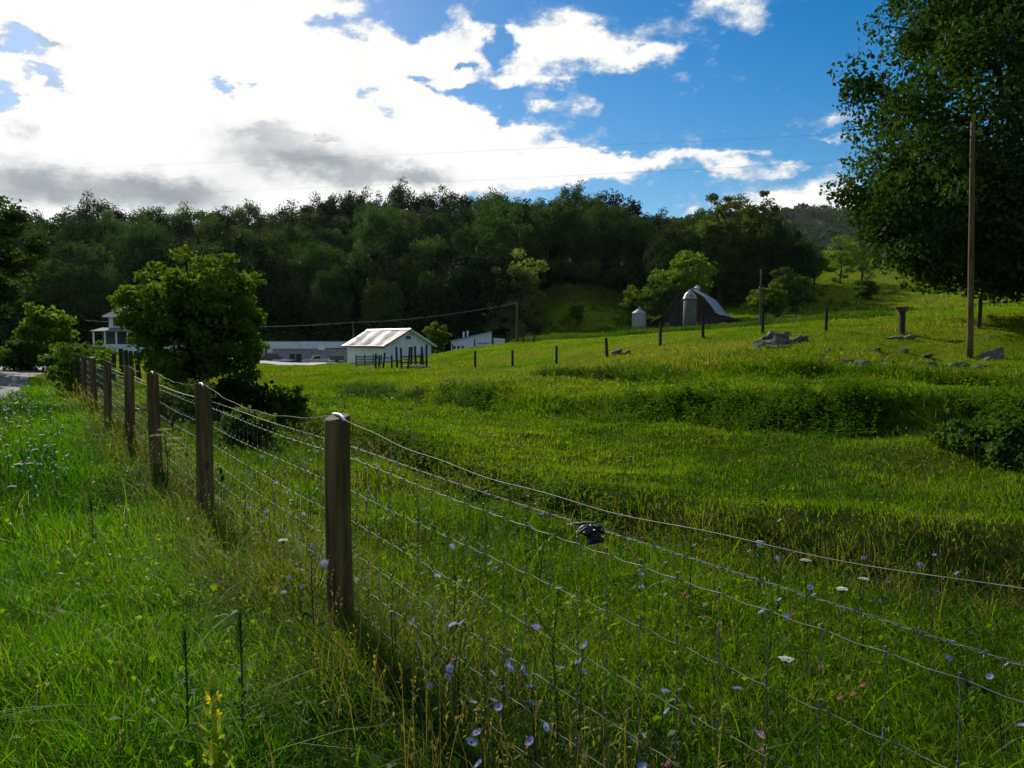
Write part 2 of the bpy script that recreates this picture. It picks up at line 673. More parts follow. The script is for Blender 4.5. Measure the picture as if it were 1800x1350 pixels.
def ground_mat():
    m = Mat('ground_soil_and_turf', 1.0, 0.0)
    f = m.noise(.35, 8, .65)
    g = m.noise(3.0, 6, .7)
    turf = m.ramp(f, [(.3, (.050, .095, .003)), (.5, (.090, .150, .004)), (.7, (.14, .175, .007))])
    soil = m.ramp(g, [(.35, (.014, .024, .004)), (.7, (.040, .046, .009))])
    # close by the blades themselves carry the colour and the sheet is the soil below them
    a = m.attr('turf')
    sepc = m.n.new('ShaderNodeSeparateColor')
    m.l.new(a.outputs['Color'], sepc.inputs[0])
    col = m.mix(sepc.outputs[0], soil, turf)
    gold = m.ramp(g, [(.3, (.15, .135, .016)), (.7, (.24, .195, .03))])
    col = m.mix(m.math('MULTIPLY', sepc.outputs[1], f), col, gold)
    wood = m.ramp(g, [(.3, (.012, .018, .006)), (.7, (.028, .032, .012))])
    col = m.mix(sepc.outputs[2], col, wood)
    m.color(col)
    m.bump(g, .6, .08)
    return m.m


M['ground'] = ground_mat()
M['asphalt'] = simple('worn_asphalt', (.10, .095, .09), (.19, .18, .165), 3.0, .9, .2, None, .3, .01)
M['gravel'] = simple('pale_gravel', (.34, .32, .29), (.55, .52, .47), 6, .95, .1, None, .6, .03)


def post_mat():
    m = Mat('weathered_post_wood', .85, .2)
    f = m.noise(14, 6, .7, stretch=(1, 1, .08))
    g = m.noise(2.2, 3, .6)
    c = m.ramp(f, [(.32, (.016, .009, .003)), (.46, (.090, .054, .019)), (.68, (.22, .145, .062))])
    c = m.mix(m.math('MULTIPLY', g, .5), c, (.095, .068, .022))
    m.color(c)
    m.bump(f, .7, .012)
    return m.m


M['post'] = post_mat()
M['oldwood'] = simple('grey_old_wood', (.045, .036, .028), (.13, .105, .08), 10, .9, .15, (1, 1, .12), .5, .01)
M['darkwood'] = simple('dark_fence_wood', (.018, .014, .011), (.055, .042, .03), 10, .9, .15, (1, 1, .12), .5, .01)
M['wire'] = simple('galvanised_wire', (.085, .085, .075), (.18, .18, .16), 12, .6, .4, None, 0, 0, .5)
M['rustwire'] = simple('rusty_wire', (.05, .035, .025), (.10, .075, .05), 12, .8, .2)
M['cable'] = simple('power_cable', (.03, .03, .032), (.07, .07, .07), 8, .5, .4)
M['tubewhite'] = simple('white_insulator_plastic', (.62, .62, .60), (.80, .80, .78), 8, .4, .5)
M['black'] = simple('black_torn_plastic', (.010, .009, .009), (.035, .030, .028), 14, .45, .4, None, .3, .01)
M['string'] = simple('pale_frayed_hem', (.42, .38, .32), (.62, .57, .48), 30, .9, .1)


def siding_mat(name, base, dirt, bands=5.0):
    m = Mat(name, .75, .25)
    f = m.noise(1.2, 6, .65, stretch=(1, 1, .5))
    c = m.ramp(f, [(.30, dirt), (.55, base)])
    w = m.n.new('ShaderNodeTexWave')
    w.wave_type = 'BANDS'
    w.bands_direction = 'Z'
    w.wave_profile = 'SAW'
    w.inputs['Scale'].default_value = bands / 6.283 * 2
    m.l.new(m.coords(), w.inputs['Vector'])
    m.color(c)
    m.bump(w.outputs['Fac'], .5, .02)
    return m.m


M['white'] = siding_mat('white_painted_siding', (.74, .75, .74), (.55, .56, .55))
M['cream'] = siding_mat('white_house_siding', (.66, .68, .70), (.50, .52, .54))
M['block'] = simple('grey_block_wall', (.20, .19, .18), (.33, .32, .31), 1.4, .9, .2, (1, 1, .6), .2, .02)
M['fascia'] = simple('white_fascia', (.48, .49, .50), (.68, .69, .70), 1.0, .7, .3)
M['soffit'] = simple('white_trim', (.60, .60, .60), (.78, .78, .78), 2.0, .7, .3)


def tin_mat():
    m = Mat('flaking_painted_tin', .52, .35)
    f = m.noise(1.6, 8, .75, dist=.6)
    g = m.noise(.9, 5, .6)
    c = m.ramp(f, [(.36, (.20, .14, .10)), (.43, (.40, .34, .27)), (.52, (.60, .57, .52)), (.75, (.72, .70, .65))])
    c = m.mix(m.math('MULTIPLY', g, .3), c, (.50, .54, .58))
    m.color(c)
    m.bump(f, .25, .01)
    return m.m


M['tin'] = tin_mat()
M['barnroof'] = simple('galvanised_barn_roof', (.26, .29, .32), (.40, .43, .46), .6, .5, .4, (1, 4, 1), 0, 0, .2)
M['barnwood'] = simple('dark_barn_boards', (.022, .017, .014), (.060, .047, .038), 3.2, .9, .15, (1, 1, .06), .6, .02)
M['blueroof'] = simple('blue_metal_roof', (.10, .20, .30), (.15, .27, .38), .6, .5, .4)
M['shingle'] = simple('grey_shingles', (.10, .105, .11), (.19, .20, .20), 5, .9, .2, None, .4, .02)
M['stave'] = simple('concrete_staves', (.065, .06, .052), (.15, .14, .125), 3, .9, .2, (1, 1, 2.5), .4, .03)
M['galv'] = simple('galvanised_sheet', (.20, .205, .21), (.34, .345, .35), 2.5, .5, .4, (1, 1, 3), .1, .01, .3)
M['rust'] = simple('rusty_band', (.12, .05, .025), (.24, .11, .05), 5, .85, .2)
M['glass'] = simple('dark_window_glass', (.012, .015, .02), (.025, .03, .04), 2, .08, .6)
M['darkdoor'] = simple('dark_green_door', (.020, .026, .030), (.035, .043, .048), 3, .5, .3)
M['truckpaint'] = simple('tan_car_paint', (.30, .27, .22), (.38, .35, .29), 3, .3, .6)
M['darkpaint'] = simple('dark_car_paint', (.012, .013, .016), (.022, .024, .03), 3, .25, .6)
M['tyre'] = simple('tyre_rubber', (.012, .012, .012), (.025, .025, .025), 8, .85, .2)
M['redwood'] = simple('faded_red_board', (.11, .026, .017), (.19, .05, .033), 7, .85, .2)


def rock_mat():
    m = Mat('lichened_field_stone', .9, .2)
    f = m.noise(2.5, 7, .7)
    g = m.noise(1.1, 4, .6)
    c = m.ramp(f, [(.3, (.035, .034, .028)), (.55, (.10, .097, .083)), (.8, (.21, .20, .17))])
    c = m.mix(m.math('MULTIPLY', g, .7), c, (.10, .12, .06))
    m.color(c)
    m.bump(f, .6, .05)
    return m.m


M['rock'] = rock_mat()
M['stem'] = leaf_mat('flower_stem', (.02, .045, .012), (.035, .07, .018), (.05, .09, .03), .3, 3)
M['chicory'] = leaf_mat('chicory_petals', (.24, .26, .62), (.34, .36, .72), (.46, .47, .78), .35, 6, .6, .2, (1, 1, 1.1))
M['clover'] = leaf_mat('clover_florets', (.42, .07, .15), (.52, .12, .22), (.62, .22, .30), .3, 20, .7, .2, (1, .9, .9))
M['lace'] = leaf_mat('white_umbel', (.55, .56, .48), (.68, .69, .60), (.78, .78, .70), .35, 20, .7, .2, (1, 1, .9))
M['mullein_flower'] = leaf_mat('mullein_petals', (.62, .50, .03), (.75, .62, .03), (.80, .70, .06), .45, 9, .6, .2, (1.1, 1.05, .4))
M['mullein_leaf'] = leaf_mat('mullein_leaf', (.16, .24, .03), (.22, .31, .04), (.28, .36, .06), .62, 5, .8, .1)
M['thistle'] = leaf_mat('thistle_leaf', (.022, .055, .024), (.035, .08, .034), (.05, .10, .045), .35, 6, .7, .1)
M['parsnip'] = leaf_mat('parsnip_umbel', (.36, .34, .03), (.48, .44, .04), (.56, .52, .06), .4, 9, .7, .2)
M['teasel'] = simple('dry_seed_head', (.035, .022, .015), (.075, .05, .03), 20, .9, .1)

# ------------------------------------------------------------------ ground sheet
radii = [0.0001] + list(np.geomspace(.6, 60, 260)) + list(np.geomspace(61.5, 420, 90)) + list(np.geomspace(450, 2300, 24))
fine_a = np.linspace(R(-48), R(48), 270)
rest = np.linspace(R(48), R(312), 70)[1:-1]
angs = np.concatenate([fine_a, rest])
rr, aa = np.meshgrid(radii, angs, indexing='ij')
gx, gy = rr * np.sin(aa), rr * np.cos(aa)
gz = height(gx, gy)
na, nr = len(angs), len(radii)
ii, jj = np.meshgrid(np.arange(nr - 1), np.arange(na), indexing='ij')
j2 = (jj + 1) % na
faces = np.stack([ii * na + jj, (ii + 1) * na + jj, (ii + 1) * na + j2, ii * na + j2], -1).reshape(-1, 4)[:, ::-1]
gm = mesh_np('ground', np.stack([gx, gy, gz], -1).reshape(-1, 3), faces, True)
ga = gm.attributes.new('turf', 'FLOAT_COLOR', 'POINT')
rf = rr.ravel()
xf, yf = gx.ravel(), gy.ravel()
turf = sstep(rf, 8, 40)
pxa = 900 + FPX * xf / np.maximum(yf, 1)
# sunlight on the brow of the hill, painted into the turf as gold
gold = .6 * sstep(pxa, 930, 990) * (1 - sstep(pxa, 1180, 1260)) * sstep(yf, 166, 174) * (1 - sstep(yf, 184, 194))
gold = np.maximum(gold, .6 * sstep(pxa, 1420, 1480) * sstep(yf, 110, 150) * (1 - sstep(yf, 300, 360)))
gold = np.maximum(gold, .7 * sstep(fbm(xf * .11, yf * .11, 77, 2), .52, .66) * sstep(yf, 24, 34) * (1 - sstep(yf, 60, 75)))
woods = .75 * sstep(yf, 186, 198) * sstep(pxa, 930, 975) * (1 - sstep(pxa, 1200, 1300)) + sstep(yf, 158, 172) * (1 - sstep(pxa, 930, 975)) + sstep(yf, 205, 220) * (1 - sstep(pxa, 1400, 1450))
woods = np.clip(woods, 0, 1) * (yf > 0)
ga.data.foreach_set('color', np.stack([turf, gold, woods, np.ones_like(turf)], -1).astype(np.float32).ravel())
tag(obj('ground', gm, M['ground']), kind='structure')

# road
rp = []
for i in range(len(RDX) - 1):
    for t in np.linspace(0, 1, 12, endpoint=False):
        rp.append((RDX[i] + (RDX[i + 1] - RDX[i]) * t, RDY[i] + (RDY[i + 1] - RDY[i]) * t))
rp = np.array(rp)
for _ in range(6):
    rp[1:-1] = (rp[:-2] + rp[1:-1] * 2 + rp[2:]) / 4
tn = np.gradient(rp, axis=0)
tn /= np.linalg.norm(tn, axis=1)[:, None]
nrm = np.stack([tn[:, 1], -tn[:, 0]], 1)
offs = [-2.75, -1.8, -.6, .6, 1.8, 2.75]
rv = []
for o_ in offs:
    q = rp + nrm * (o_ + (0.12 * np.sin(rp[:, 1:2] * 1.7) if abs(o_) > 2 else 0))
    rv.append(np.stack([q[:, 0], q[:, 1], height(q[:, 0], q[:, 1]) + .03 + .03 * (1 - (o_ / 2.75) ** 2)], 1))
rv = np.stack(rv, 1)
k = len(offs)
fs = [(i * k + j, i * k + j + 1, (i + 1) * k + j + 1, (i + 1) * k + j) for i in range(len(rp) - 1) for j in range(k - 1)]
tag(obj('road', mesh_np('road', rv.reshape(-1, 3), fs, True), M['asphalt']), kind='structure')

# gravel yard in front of the long building
x0, x1 = XY(472, 143)[0], XY(585, 143)[0]
gxs, gys = np.meshgrid(np.linspace(x0 - 8, x1 + 4, 40), np.linspace(110, 151, 30), indexing='ij')
yv = np.stack([gxs, gys, height(gxs, gys) + .06], -1)
fs = [(i * 30 + j, (i + 1) * 30 + j, (i + 1) * 30 + j + 1, i * 30 + j + 1) for i in range(39) for j in range(29)]
tag(obj('gravel_yard', mesh_np('gravel_yard', yv.reshape(-1, 3), fs, True), M['gravel']), kind='structure')

# ------------------------------------------------------------------ far mountain
mx_, my_ = np.meshgrid(np.linspace(-200, 1500, 190), np.linspace(850, 2100, 110), indexing='ij')
pxm = 900 + FPX * mx_ / my_
ridge_py = np.interp(pxm, [900, 1180, 1260, 1330, 1420, 1500, 1650, 1900], [420, 392, 383, 381, 377, 380, 372, 350])
ridge_z = EYE + (600 - ridge_py) / FPX * 1450
prof = np.interp(my_, [850, 1000, 1450, 1800, 2100], [0, .28, 1, .8, .3])
mz = 10 + (ridge_z - 10) * prof + (fbm(mx_ / 130, my_ / 130, 5, 4) - .5) * 45 * (1 - sstep(np.abs(my_ - 1450), 0, 60) * 0)
mz += (fbm(mx_ / 16, my_ / 16, 15, 2) - .5) * 12
fs = [(i * 110 + j, (i + 1) * 110 + j, (i + 1) * 110 + j + 1, i * 110 + j + 1) for i in range(189) for j in range(109)]
M['mountain'] = simple('wooded_mountain', (.012, .030, .012), (.040, .070, .022), .06, .95, .05, None, .8, 4)
tag(obj('mountain', mesh_np('mountain', np.stack([mx_, my_, mz], -1).reshape(-1, 3), fs, True), M['mountain']), kind='structure')


def mountain_z(x, y):
    fx = np.clip((x + 200) / 1700 * 189, 0, 188.99)
    fy = np.clip((y - 850) / 1250 * 109, 0, 108.99)
    return mz[fx.astype(int), fy.astype(int)]


# ------------------------------------------------------------------ foliage building


def leaf_quads(centers, size, rng, up=.35, aspect=.62):
    """one folded diamond per centre"""
    n = len(centers)
    a = rng.normal(size=(n, 3))
    a[:, 2] -= .35
    a /= np.linalg.norm(a, axis=1)[:, None]
    nr_ = rng.normal(size=(n, 3))
    nr_[:, 2] += up * 3
    b = np.cross(a, nr_)
    b /= np.linalg.norm(b, axis=1)[:, None] + 1e-9
    nn = np.cross(b, a)
    s = (size * rng.uniform(.65, 1.35, n))[:, None]
    v0 = centers - a * s * .5
    v2 = centers + a * s * .5 - nn * s * .08
    v1 = centers + b * s * .5 * aspect + nn * s * .10
    v3 = centers - b * s * .5 * aspect + nn * s * .10
    return np.stack([v0, v1, v2, v3], 1).reshape(-1, 3)


def clusters(rng, n, rad, zc, bottom=-1.0, shell=.5, lump=.22, down=None):
    out = []
    ph = rng.uniform(0, 6.28, 6)
    while len(out) < n:
        d = rng.normal(size=3)
        d /= np.linalg.norm(d)
        if d[2] < bottom:
            continue
        az_ = math.atan2(d[1], d[0])
        lumpy = 1 + lump * (math.sin(2 * az_ + ph[0] + 2 * d[2]) * .5 + math.sin(3 * az_ + ph[1] - 4 * d[2]) * .4 + math.sin(5 * az_ + ph[2] + 5 * d[2]) * .4)
        r = rng.uniform(shell, 1.0) ** .6 * lumpy
        rzv = down if (down and d[2] < 0) else rad[2]
        out.append((d[0] * rad[0] * r, d[1] * rad[1] * r, zc + d[2] * rzv * r))
    return np.array(out)


def make_tree(name, label, cat, seed, h, rad, ncl, per, leaf, clr, mat, loc=(0, 0, 0), rz=0, zc=None, bottom=-1.0, shell=.45,
              trunk_r=None, group=None, limbs=14, lump=.22, flat=.62, split=None, lean=(0, 0), down=None, inner=.16):
    rng = np.random.default_rng(seed)
    zc = zc if zc is not None else h - rad[2]
    cl = clusters(rng, ncl, rad, zc, bottom, shell, lump, down)
    cl[:, 2] = np.maximum(cl[:, 2], clr * .6)
    cl[:, 0] += lean[0] * cl[:, 2] / h
    cl[:, 1] += lean[1] * cl[:, 2] / h
    pts = []
    for c in cl:
        k_ = max(4, int(per * rng.uniform(.55, 1.4)))
        q = rng.normal(size=(k_, 3))
        q /= np.linalg.norm(q, axis=1)[:, None]
        q *= (rng.uniform(0, 1, k_) ** .45)[:, None] * clr * rng.uniform(.7, 1.25)
        q[:, 2] *= flat
        pts.append(q + c)
    pts = np.concatenate(pts)
    v = leaf_quads(pts, leaf, rng)
    if inner:
        ci_ = clusters(rng, int(ncl * .6), tuple(q * .74 for q in rad), zc, bottom, .05, lump, down * .74 if down else None)
        ci_[:, 0] += lean[0] * ci_[:, 2] / h
        ci_[:, 1] += lean[1] * ci_[:, 2] / h
        k_ = max(6, int(per * inner))
        qi = np.repeat(ci_, k_, 0) + rng.normal(size=(len(ci_) * k_, 3)) * clr * .55
        qi[:, 2] = np.maximum(qi[:, 2], .15)
        v = np.concatenate([v, leaf_quads(qi, leaf * 1.7, rng)])
    f = np.arange(len(v)).reshape(-1, 4)
    t = thing(name, label, cat, loc, rz, group)
    obj('crown', mesh_np('crown', v, f), mat, t)
    tb = MB()
    tr = trunk_r or h * .02
    stems = split or [(0, 0)]
    for (sx, sy) in stems:
        top = zc + rad[2] * .45
        p = [(sx * .1 + math.sin(i * 1.3 + seed) * tr * .5 + (lean[0] + sx) * i / 8 * .8, sy * .1 + math.cos(i * 1.7 + seed) * tr * .5 + (lean[1] + sy) * i / 8 * .8, -.25 + (top + .25) * i / 8) for i in range(9)]
        s_ = .75 if len(stems) > 1 else 1
        tb.tube(p, [tr * s_ * w for w in (1.45, 1.08, 1, .92, .8, .66, .5, .34, .15)], 8)
    order = rng.permutation(len(cl))[:limbs]
    for i in order:
        c = Vector(cl[i])
        z0 = min(max(c.z - .45 * math.hypot(c.x, c.y), zc - rad[2] * .75), zc + rad[2] * .3)
        z0 = max(z0, h * .08)
        fr = z0 / h
        s0 = stems[int(i) % len(stems)]
        a = Vector((lean[0] * fr + s0[0] * fr * .9, lean[1] * fr + s0[1] * fr * .9, z0))
        mid = a.lerp(c, .5) + Vector((rng.normal() * .03 * h, rng.normal() * .03 * h, .035 * h))
        tb.tube([a, a.lerp(mid, .5) + Vector((0, 0, .01 * h)), mid, mid.lerp(c, .6), c], [tr * .45, tr * .36, tr * .26, tr * .16, tr * .05], 5, False)
    tb.build('trunk', M['bark'], t, True)
    return t


rng = np.random.default_rng(404)
nm_ = 9000
xm_, ym_ = rng.uniform(120, 900, nm_), rng.uniform(950, 1500, nm_)
zm_ = mountain_z(xm_, ym_)
qm_ = np.repeat(np.stack([xm_, ym_, zm_], 1), 5, 0) + rng.normal(size=(nm_ * 5, 3)) * np.array([[2.6, 2.6, 2.2]]) + np.array([[0, 0, 4.5]])
vm_ = leaf_quads(qm_, 5.2, rng, .3, .85)
tag(obj('mountain_wood', mesh_np('mountain_wood', vm_, np.arange(len(vm_)).reshape(-1, 4)), M['leaf_mountain']), 'distant wood covering the far mountain', 'wood', kind='stuff')

# ------------------------------------------------------------------ forest on the hillside
FOREST_GROUP = 'trees of the wooded hillside'
protos = []
for i, (h, rad, ncl, zc) in enumerate([(20, (6.6, 6.4, 8.3), 120, 11.0), (22, (5.8, 6.0, 9.4), 120, 11.9), (17, (7.2, 7.0, 7.0), 120, 9.2),
                                       (19, (5.4, 5.6, 7.9), 100, 10.4), (15, (6.8, 6.6, 6.3), 105, 7.9), (21, (7.6, 7.2, 8.5), 130, 11.7)]):
    protos.append((h, make_tree('forest_tree', 'dark deciduous tree among the many of the wooded hillside behind the farm', 'tree', 100 + i, h, rad, ncl, 82,
                                .50, 1.75, M['leaf_forest'], zc=zc, group=FOREST_GROUP, limbs=8, shell=.72, lump=.13, flat=.9, inner=.14)))
SKY_PX = [-60, 0, 50, 90, 130, 190, 235, 270, 310, 350, 400, 440, 480, 520, 560, 600, 640, 680, 720, 760, 800, 850, 900, 940, 1000, 1060, 1100, 1120, 1180, 1240, 1300, 1350, 1390, 1410]
SKY_PY = [370, 380, 372, 395, 372, 350, 372, 356, 366, 366, 374, 360, 366, 358, 352, 342, 336, 348, 330, 340, 345, 336, 345, 350, 336, 346, 352, 368, 378, 372, 378, 384, 400, 420]
spots = []
px = -70.0
while px < 1385:                                     # the crest: tops on the skyline
    Y = 262 + random.uniform(-6, 6) if px < 1150 else 235 + random.uniform(-8, 8)
    x, y = XY(px, Y)
    top = EYE + (604 - np.interp(px, SKY_PX, SKY_PY)) / FPX * Y + random.uniform(-2.6, 1.2)
    spots.append((x, y, top - H(x, y), 0))
    px += random.uniform(26, 46)
for Y in (172, 183, 196, 210, 225, 241, 253):
    px = -90.0 + random.uniform(0, 30)
    while px < 1395:
        YY = Y + random.uniform(-5, 5)
        ok = True
        if 925 < px < 1160 and YY < 213:
            ok = False
        if px >= 1160 and YY < 178:
            ok = False
        if px > 1300 and YY > 232:
            ok = False
        x, y = XY(px, YY)
        cap = EYE + (600 - np.interp(px, SKY_PX, SKY_PY)) / FPX * YY - H(x, y) - 2.5
        if ok and cap > 7:
            spots.append((x, y, min(random.uniform(16, 26), cap), 2 if Y < 175 else 1))
        px += random.uniform(7.4, 12.5) * FPX / Y
used = set()
FOREST_LABELS = [('dark tree whose crown stands against the sky on the wooded ridge', 'trees along the skyline of the wood'),
                 ('dark tree on the middle slope of the wooded hillside behind the farm', 'trees on the middle slope of the wood'),
                 ('dark tree at the foot of the wooded hillside behind the farm buildings', 'trees at the foot of the wood')]
for (x, y, hh, row_) in spots:
    if hh < 6:
        continue
    k = random.randrange(len(protos))
    ph, pt = protos[k]
    s = hh / ph
    w = s * random.uniform(.9, 1.15) if hh < 24 else random.uniform(1.0, 1.2)
    loc, rz, scl = (x, y, H(x, y) - .2), random.uniform(0, 6.28), (w, w, s)
    if k not in used:
        used.add(k)
        pt.location, pt.rotation_euler, pt.scale = loc, (0, 0, rz), scl
        tag(pt, FOREST_LABELS[row_][0], None, FOREST_LABELS[row_][1])
    else:
        copy_tree(pt, loc, rz, scl, FOREST_LABELS[row_][0], FOREST_LABELS[row_][1])
for k, (ph, pt) in enumerate(protos):
    if k not in used:
        x, y = XY(300 + 60 * k, 200)
        pt.location = (x, y, H(x, y))


def tree_at(px, Y, **kw):
    x, y = XY(px, Y)
    return make_tree(loc=(x, y, H(x, y) - .08), **kw)


def hpx(n, Y):
    return n * Y / FPX


# undergrowth along the wood's foot
BUSH_GROUP = 'bushes along the foot of the wood'
bp = make_tree('forest_edge_bush', 'low dark bush along the foot of the wood', 'bush', 150, 5, (3.6, 3.2, 2.7), 34, 60, .5, 1.25, M['leaf_forest'], zc=2.4,
               group=BUSH_GROUP, limbs=8, shell=.3)
first = True
for i in range(60):
    px = -60 + i * 23 + random.uniform(-8, 8)
    Y = 165 + random.uniform(-3, 5)
    if i > 43:
        px, Y = 935 + (i - 44) * 17 + random.uniform(-5, 5), 211 + random.uniform(-3, 3)
    x, y = XY(px, Y)
    s = random.uniform(.8, 1.5)
    a = ((x, y, H(x, y) - .1), random.uniform(0, 6), (s * 1.15, s, s))
    if first:
        bp.location, bp.rotation_euler, bp.scale = a[0], (0, 0, a[1]), a[2]
        first = False
    elif i > 43:
        copy_tree(bp, *a, 'dark bush along the top of the grassy hill below the wood', 'bushes along the top of the hill')
    else:
        copy_tree(bp, *a)

# ------------------------------------------------------------------ single trees
tree_at(1893, 38.5, name='maple_tree', label='huge dark maple tree filling the right edge above the pasture', cat='tree', seed=11, h=26, rad=(10.7, 10.0, 16.0), ncl=720, per=170,
        leaf=.27, clr=1.35, mat=M['leaf_dark'], zc=6.8, shell=.62, trunk_r=.5, limbs=46, lump=.05, down=5.6, inner=.35)
tree_at(346, 25.5, name='ash_tree', label='round leafy tree beside the ditch left of the white shed', cat='tree', seed=23, h=5.1, rad=(2.3, 2.2, 2.15), ncl=190, per=140,
        leaf=.14, clr=.42, mat=M['leaf_ash'], zc=2.75, shell=.35, trunk_r=.13, limbs=34, lump=.2, split=[(-.5, .2), (.55, -.2), (.1, .3)])
tree_at(-128, 44, name='roadside_tree', label='tall dark tree cut off by the left edge beyond the road', cat='tree', seed=31, h=12.2, rad=(4.9, 4.6, 5.9), ncl=190, per=190,
        leaf=.26, clr=.85, mat=M['leaf_dark'], zc=6.1, shell=.4, trunk_r=.26, limbs=26)
tree_at(82, 50, name='young_roadside_tree', label='small light green tree at the road bend by the left edge', cat='tree', seed=37, h=4.2, rad=(1.75, 1.6, 1.7), ncl=60, per=95,
        leaf=.20, clr=.46, mat=M['leaf_mid'], zc=2.55, shell=.35, trunk_r=.09, limbs=16)
tree_at(132, 27, name='sapling', label='thin yellowish green sapling between the road and the fence posts', cat='tree', seed=39, h=2.0, rad=(.85, .8, .85), ncl=44, per=60,
        leaf=.11, clr=.24, mat=M['leaf_bright'], zc=1.15, shell=.2, trunk_r=.03, limbs=18)
tree_at(920, 160, name='poplar_tree', label='tall pale green tree standing out in front of the dark wood', cat='tree', seed=41, h=19.5, rad=(4.6, 4.6, 9.4), ncl=80, per=85,
        leaf=.5, clr=1.4, mat=M['leaf_poplar'], zc=9.6, shell=.4, limbs=16, lump=.4)
tree_at(880, 163, name='poplar_tree', label='shorter pale tree leaning against the tall pale tree at the wood edge', cat='tree', seed=43, h=15.5, rad=(3.2, 3.2, 6.9), ncl=50, per=75,
        leaf=.5, clr=1.3, mat=M['leaf_poplar'], zc=8, shell=.4, limbs=12, lump=.35)
tree_at(1113, 165, name='locust_tree', label='bright yellow-green tree with twin tops on the hill above the grain bin', cat='tree', seed=47, h=7.6, rad=(2.9, 2.6, 3.4), ncl=40, per=85,
        leaf=.42, clr=1.0, mat=M['leaf_bright'], zc=4.0, shell=.4, limbs=12, lump=.45, split=[(-1.2, 0), (1.3, 0)])
tree_at(1014, 175, name='hill_tree', label='small round tree alone on the grassy hillside', cat='tree', seed=53, h=4.6, rad=(1.4, 1.4, 1.6), ncl=22, per=60,
        leaf=.4, clr=.65, mat=M['leaf_mid'], zc=2.9, shell=.3, limbs=8)
tree_at(1205, 158, name='walnut_tree', label='broad green tree rising right behind the dark barn', cat='tree', seed=59, h=13.0, rad=(6.2, 5.0, 5.6), ncl=90, per=90,
        leaf=.5, clr=1.35, mat=M['leaf_mid'], zc=7.6, shell=.35, limbs=16, lump=.3)
tree_at(1163, 157, name='olive_tree', label='grey-green bushy tree left of the barn roof', cat='tree', seed=61, h=8.2, rad=(4.2, 3.4, 4.0), ncl=55, per=80,
        leaf=.45, clr=1.1, mat=M['leaf_willow'], zc=4.3, shell=.3, limbs=12)
for (px, Y, h, w, sd_, lab) in [(1262, 182, 26, 6.6, 63, 'tall light green tree behind the barn, left of a matching pair'),
                                (1338, 186, 25, 6.4, 67, 'tall light green tree right of the barn, ending the row of the wood'),
                                (1300, 196, 26, 5.5, 69, 'light green tree standing between the two tall ones behind the barn')]:
    tree_at(px, Y, name='willow_tree', label=lab, cat='tree', seed=sd_, h=h, rad=(w, w * .9, h * .42), ncl=110, per=95, leaf=.6, clr=1.6,
            mat=M['leaf_willow'], zc=h * .55, shell=.4, limbs=16, lump=.3)
for i, (px, Y, h, w, lab) in enumerate([(1345, 150, 6.5, 4.2, 'dark bush beside the pole right of the barn'),
                                        (1395, 155, 9, 4.5, 'dark spreading tree at the end of the wood right of the barn'),
                                        (1430, 225, 13, 5, 'rounded tree at the foot of the far mountain'),
                                        (1475, 235, 15, 5.5, 'tree next to the maple edge below the far mountain'),
                                        (1520, 190, 5, 3, 'low dark bush on the sunny slope beneath the maple'),
                                        (1512, 240, 17, 6, 'tall tree half hidden by the left edge of the maple'),
                                        (768, 118, 5.0, 2.2, 'green bush behind the right end of the white shed')]):
    tree_at(px, Y, name='pasture_bush' if h < 8 else 'slope_tree', label=lab, cat='bush' if h < 8 else 'tree', seed=70 + i, h=h, rad=(w, w * .9, h * .46), ncl=44, per=80,
            leaf=.5 if Y > 130 else .3, clr=w * .25, mat=M['leaf_mid'] if i != 1 else M['leaf_forest'], zc=h * .5, shell=.3, limbs=10)
for i, (px, Y, h, w, m_, lab) in enumerate([(440, 24.0, 1.5, 1.2, 'leaf_dark', 'dark shrub under the round tree beside the ditch'),
                                            (500, 22.5, .95, .62, 'leaf_mid', 'compact green shrub right of the round tree'),
                                            (312, 19, 1.15, .8, 'leaf_bright', 'bright green shrub just behind the second fence post'),
                                            (405, 21.5, 1.3, .9, 'leaf_dark', 'dark shrub in front of the trunk of the round tree'),
                                            (428, 15.2, .75, .62, 'leaf_bright', 'leafy shrub behind the woven wire between the front posts'),
                                            (1790, 13.2, .85, .8, 'leaf_bright', 'green shrub below the bank at the right edge'),
                                            (1700, 14.3, .6, .6, 'leaf_bright', 'smaller shrub left of the one at the right edge'),
                                            (150, 32, 1.6, 1.1, 'leaf_mid', 'roadside shrub left of the fence where the road bends'),
                                            (40, 47, 1.7, 1.8, 'leaf_mid', 'sunlit shrub beside the road under the left trees'),
                                            (130, 46, 1.6, 1.7, 'leaf_bright', 'pale shrub beyond the road left of the house'),
                                            (160, 62, 1.7, 1.5, 'leaf_mid', 'shrub in front of the house porch'),
                                            (845, 10.2, .36, .20, 'leaf_bright', 'small bright bushy plant behind the wire near the front post')]):
    lf = .10 if Y < 26 else .2
    tree_at(px, Y, name='shrub', label=lab, cat='shrub', seed=90 + i, h=h, rad=(w, w * .9, h * .5), ncl=int(26 + 14 * w), per=70, leaf=lf if i < 11 else .07,
            clr=w * .33, inner=0 if i in (5, 6) else .16, mat=M[m_], zc=h * .5, shell=.2, limbs=12, trunk_r=.02 if h < 1 else .04)


# ------------------------------------------------------------------ roadside wire fence
FN = np.array([FDIR[1], -FDIR[0]])                 # towards the pasture


def fpos(Y, off=0.0):
    t = (Y - FPT[1]) / FDIR[1]
    q = FPT + FDIR * t + FN * off
    return float(q[0]), float(q[1])


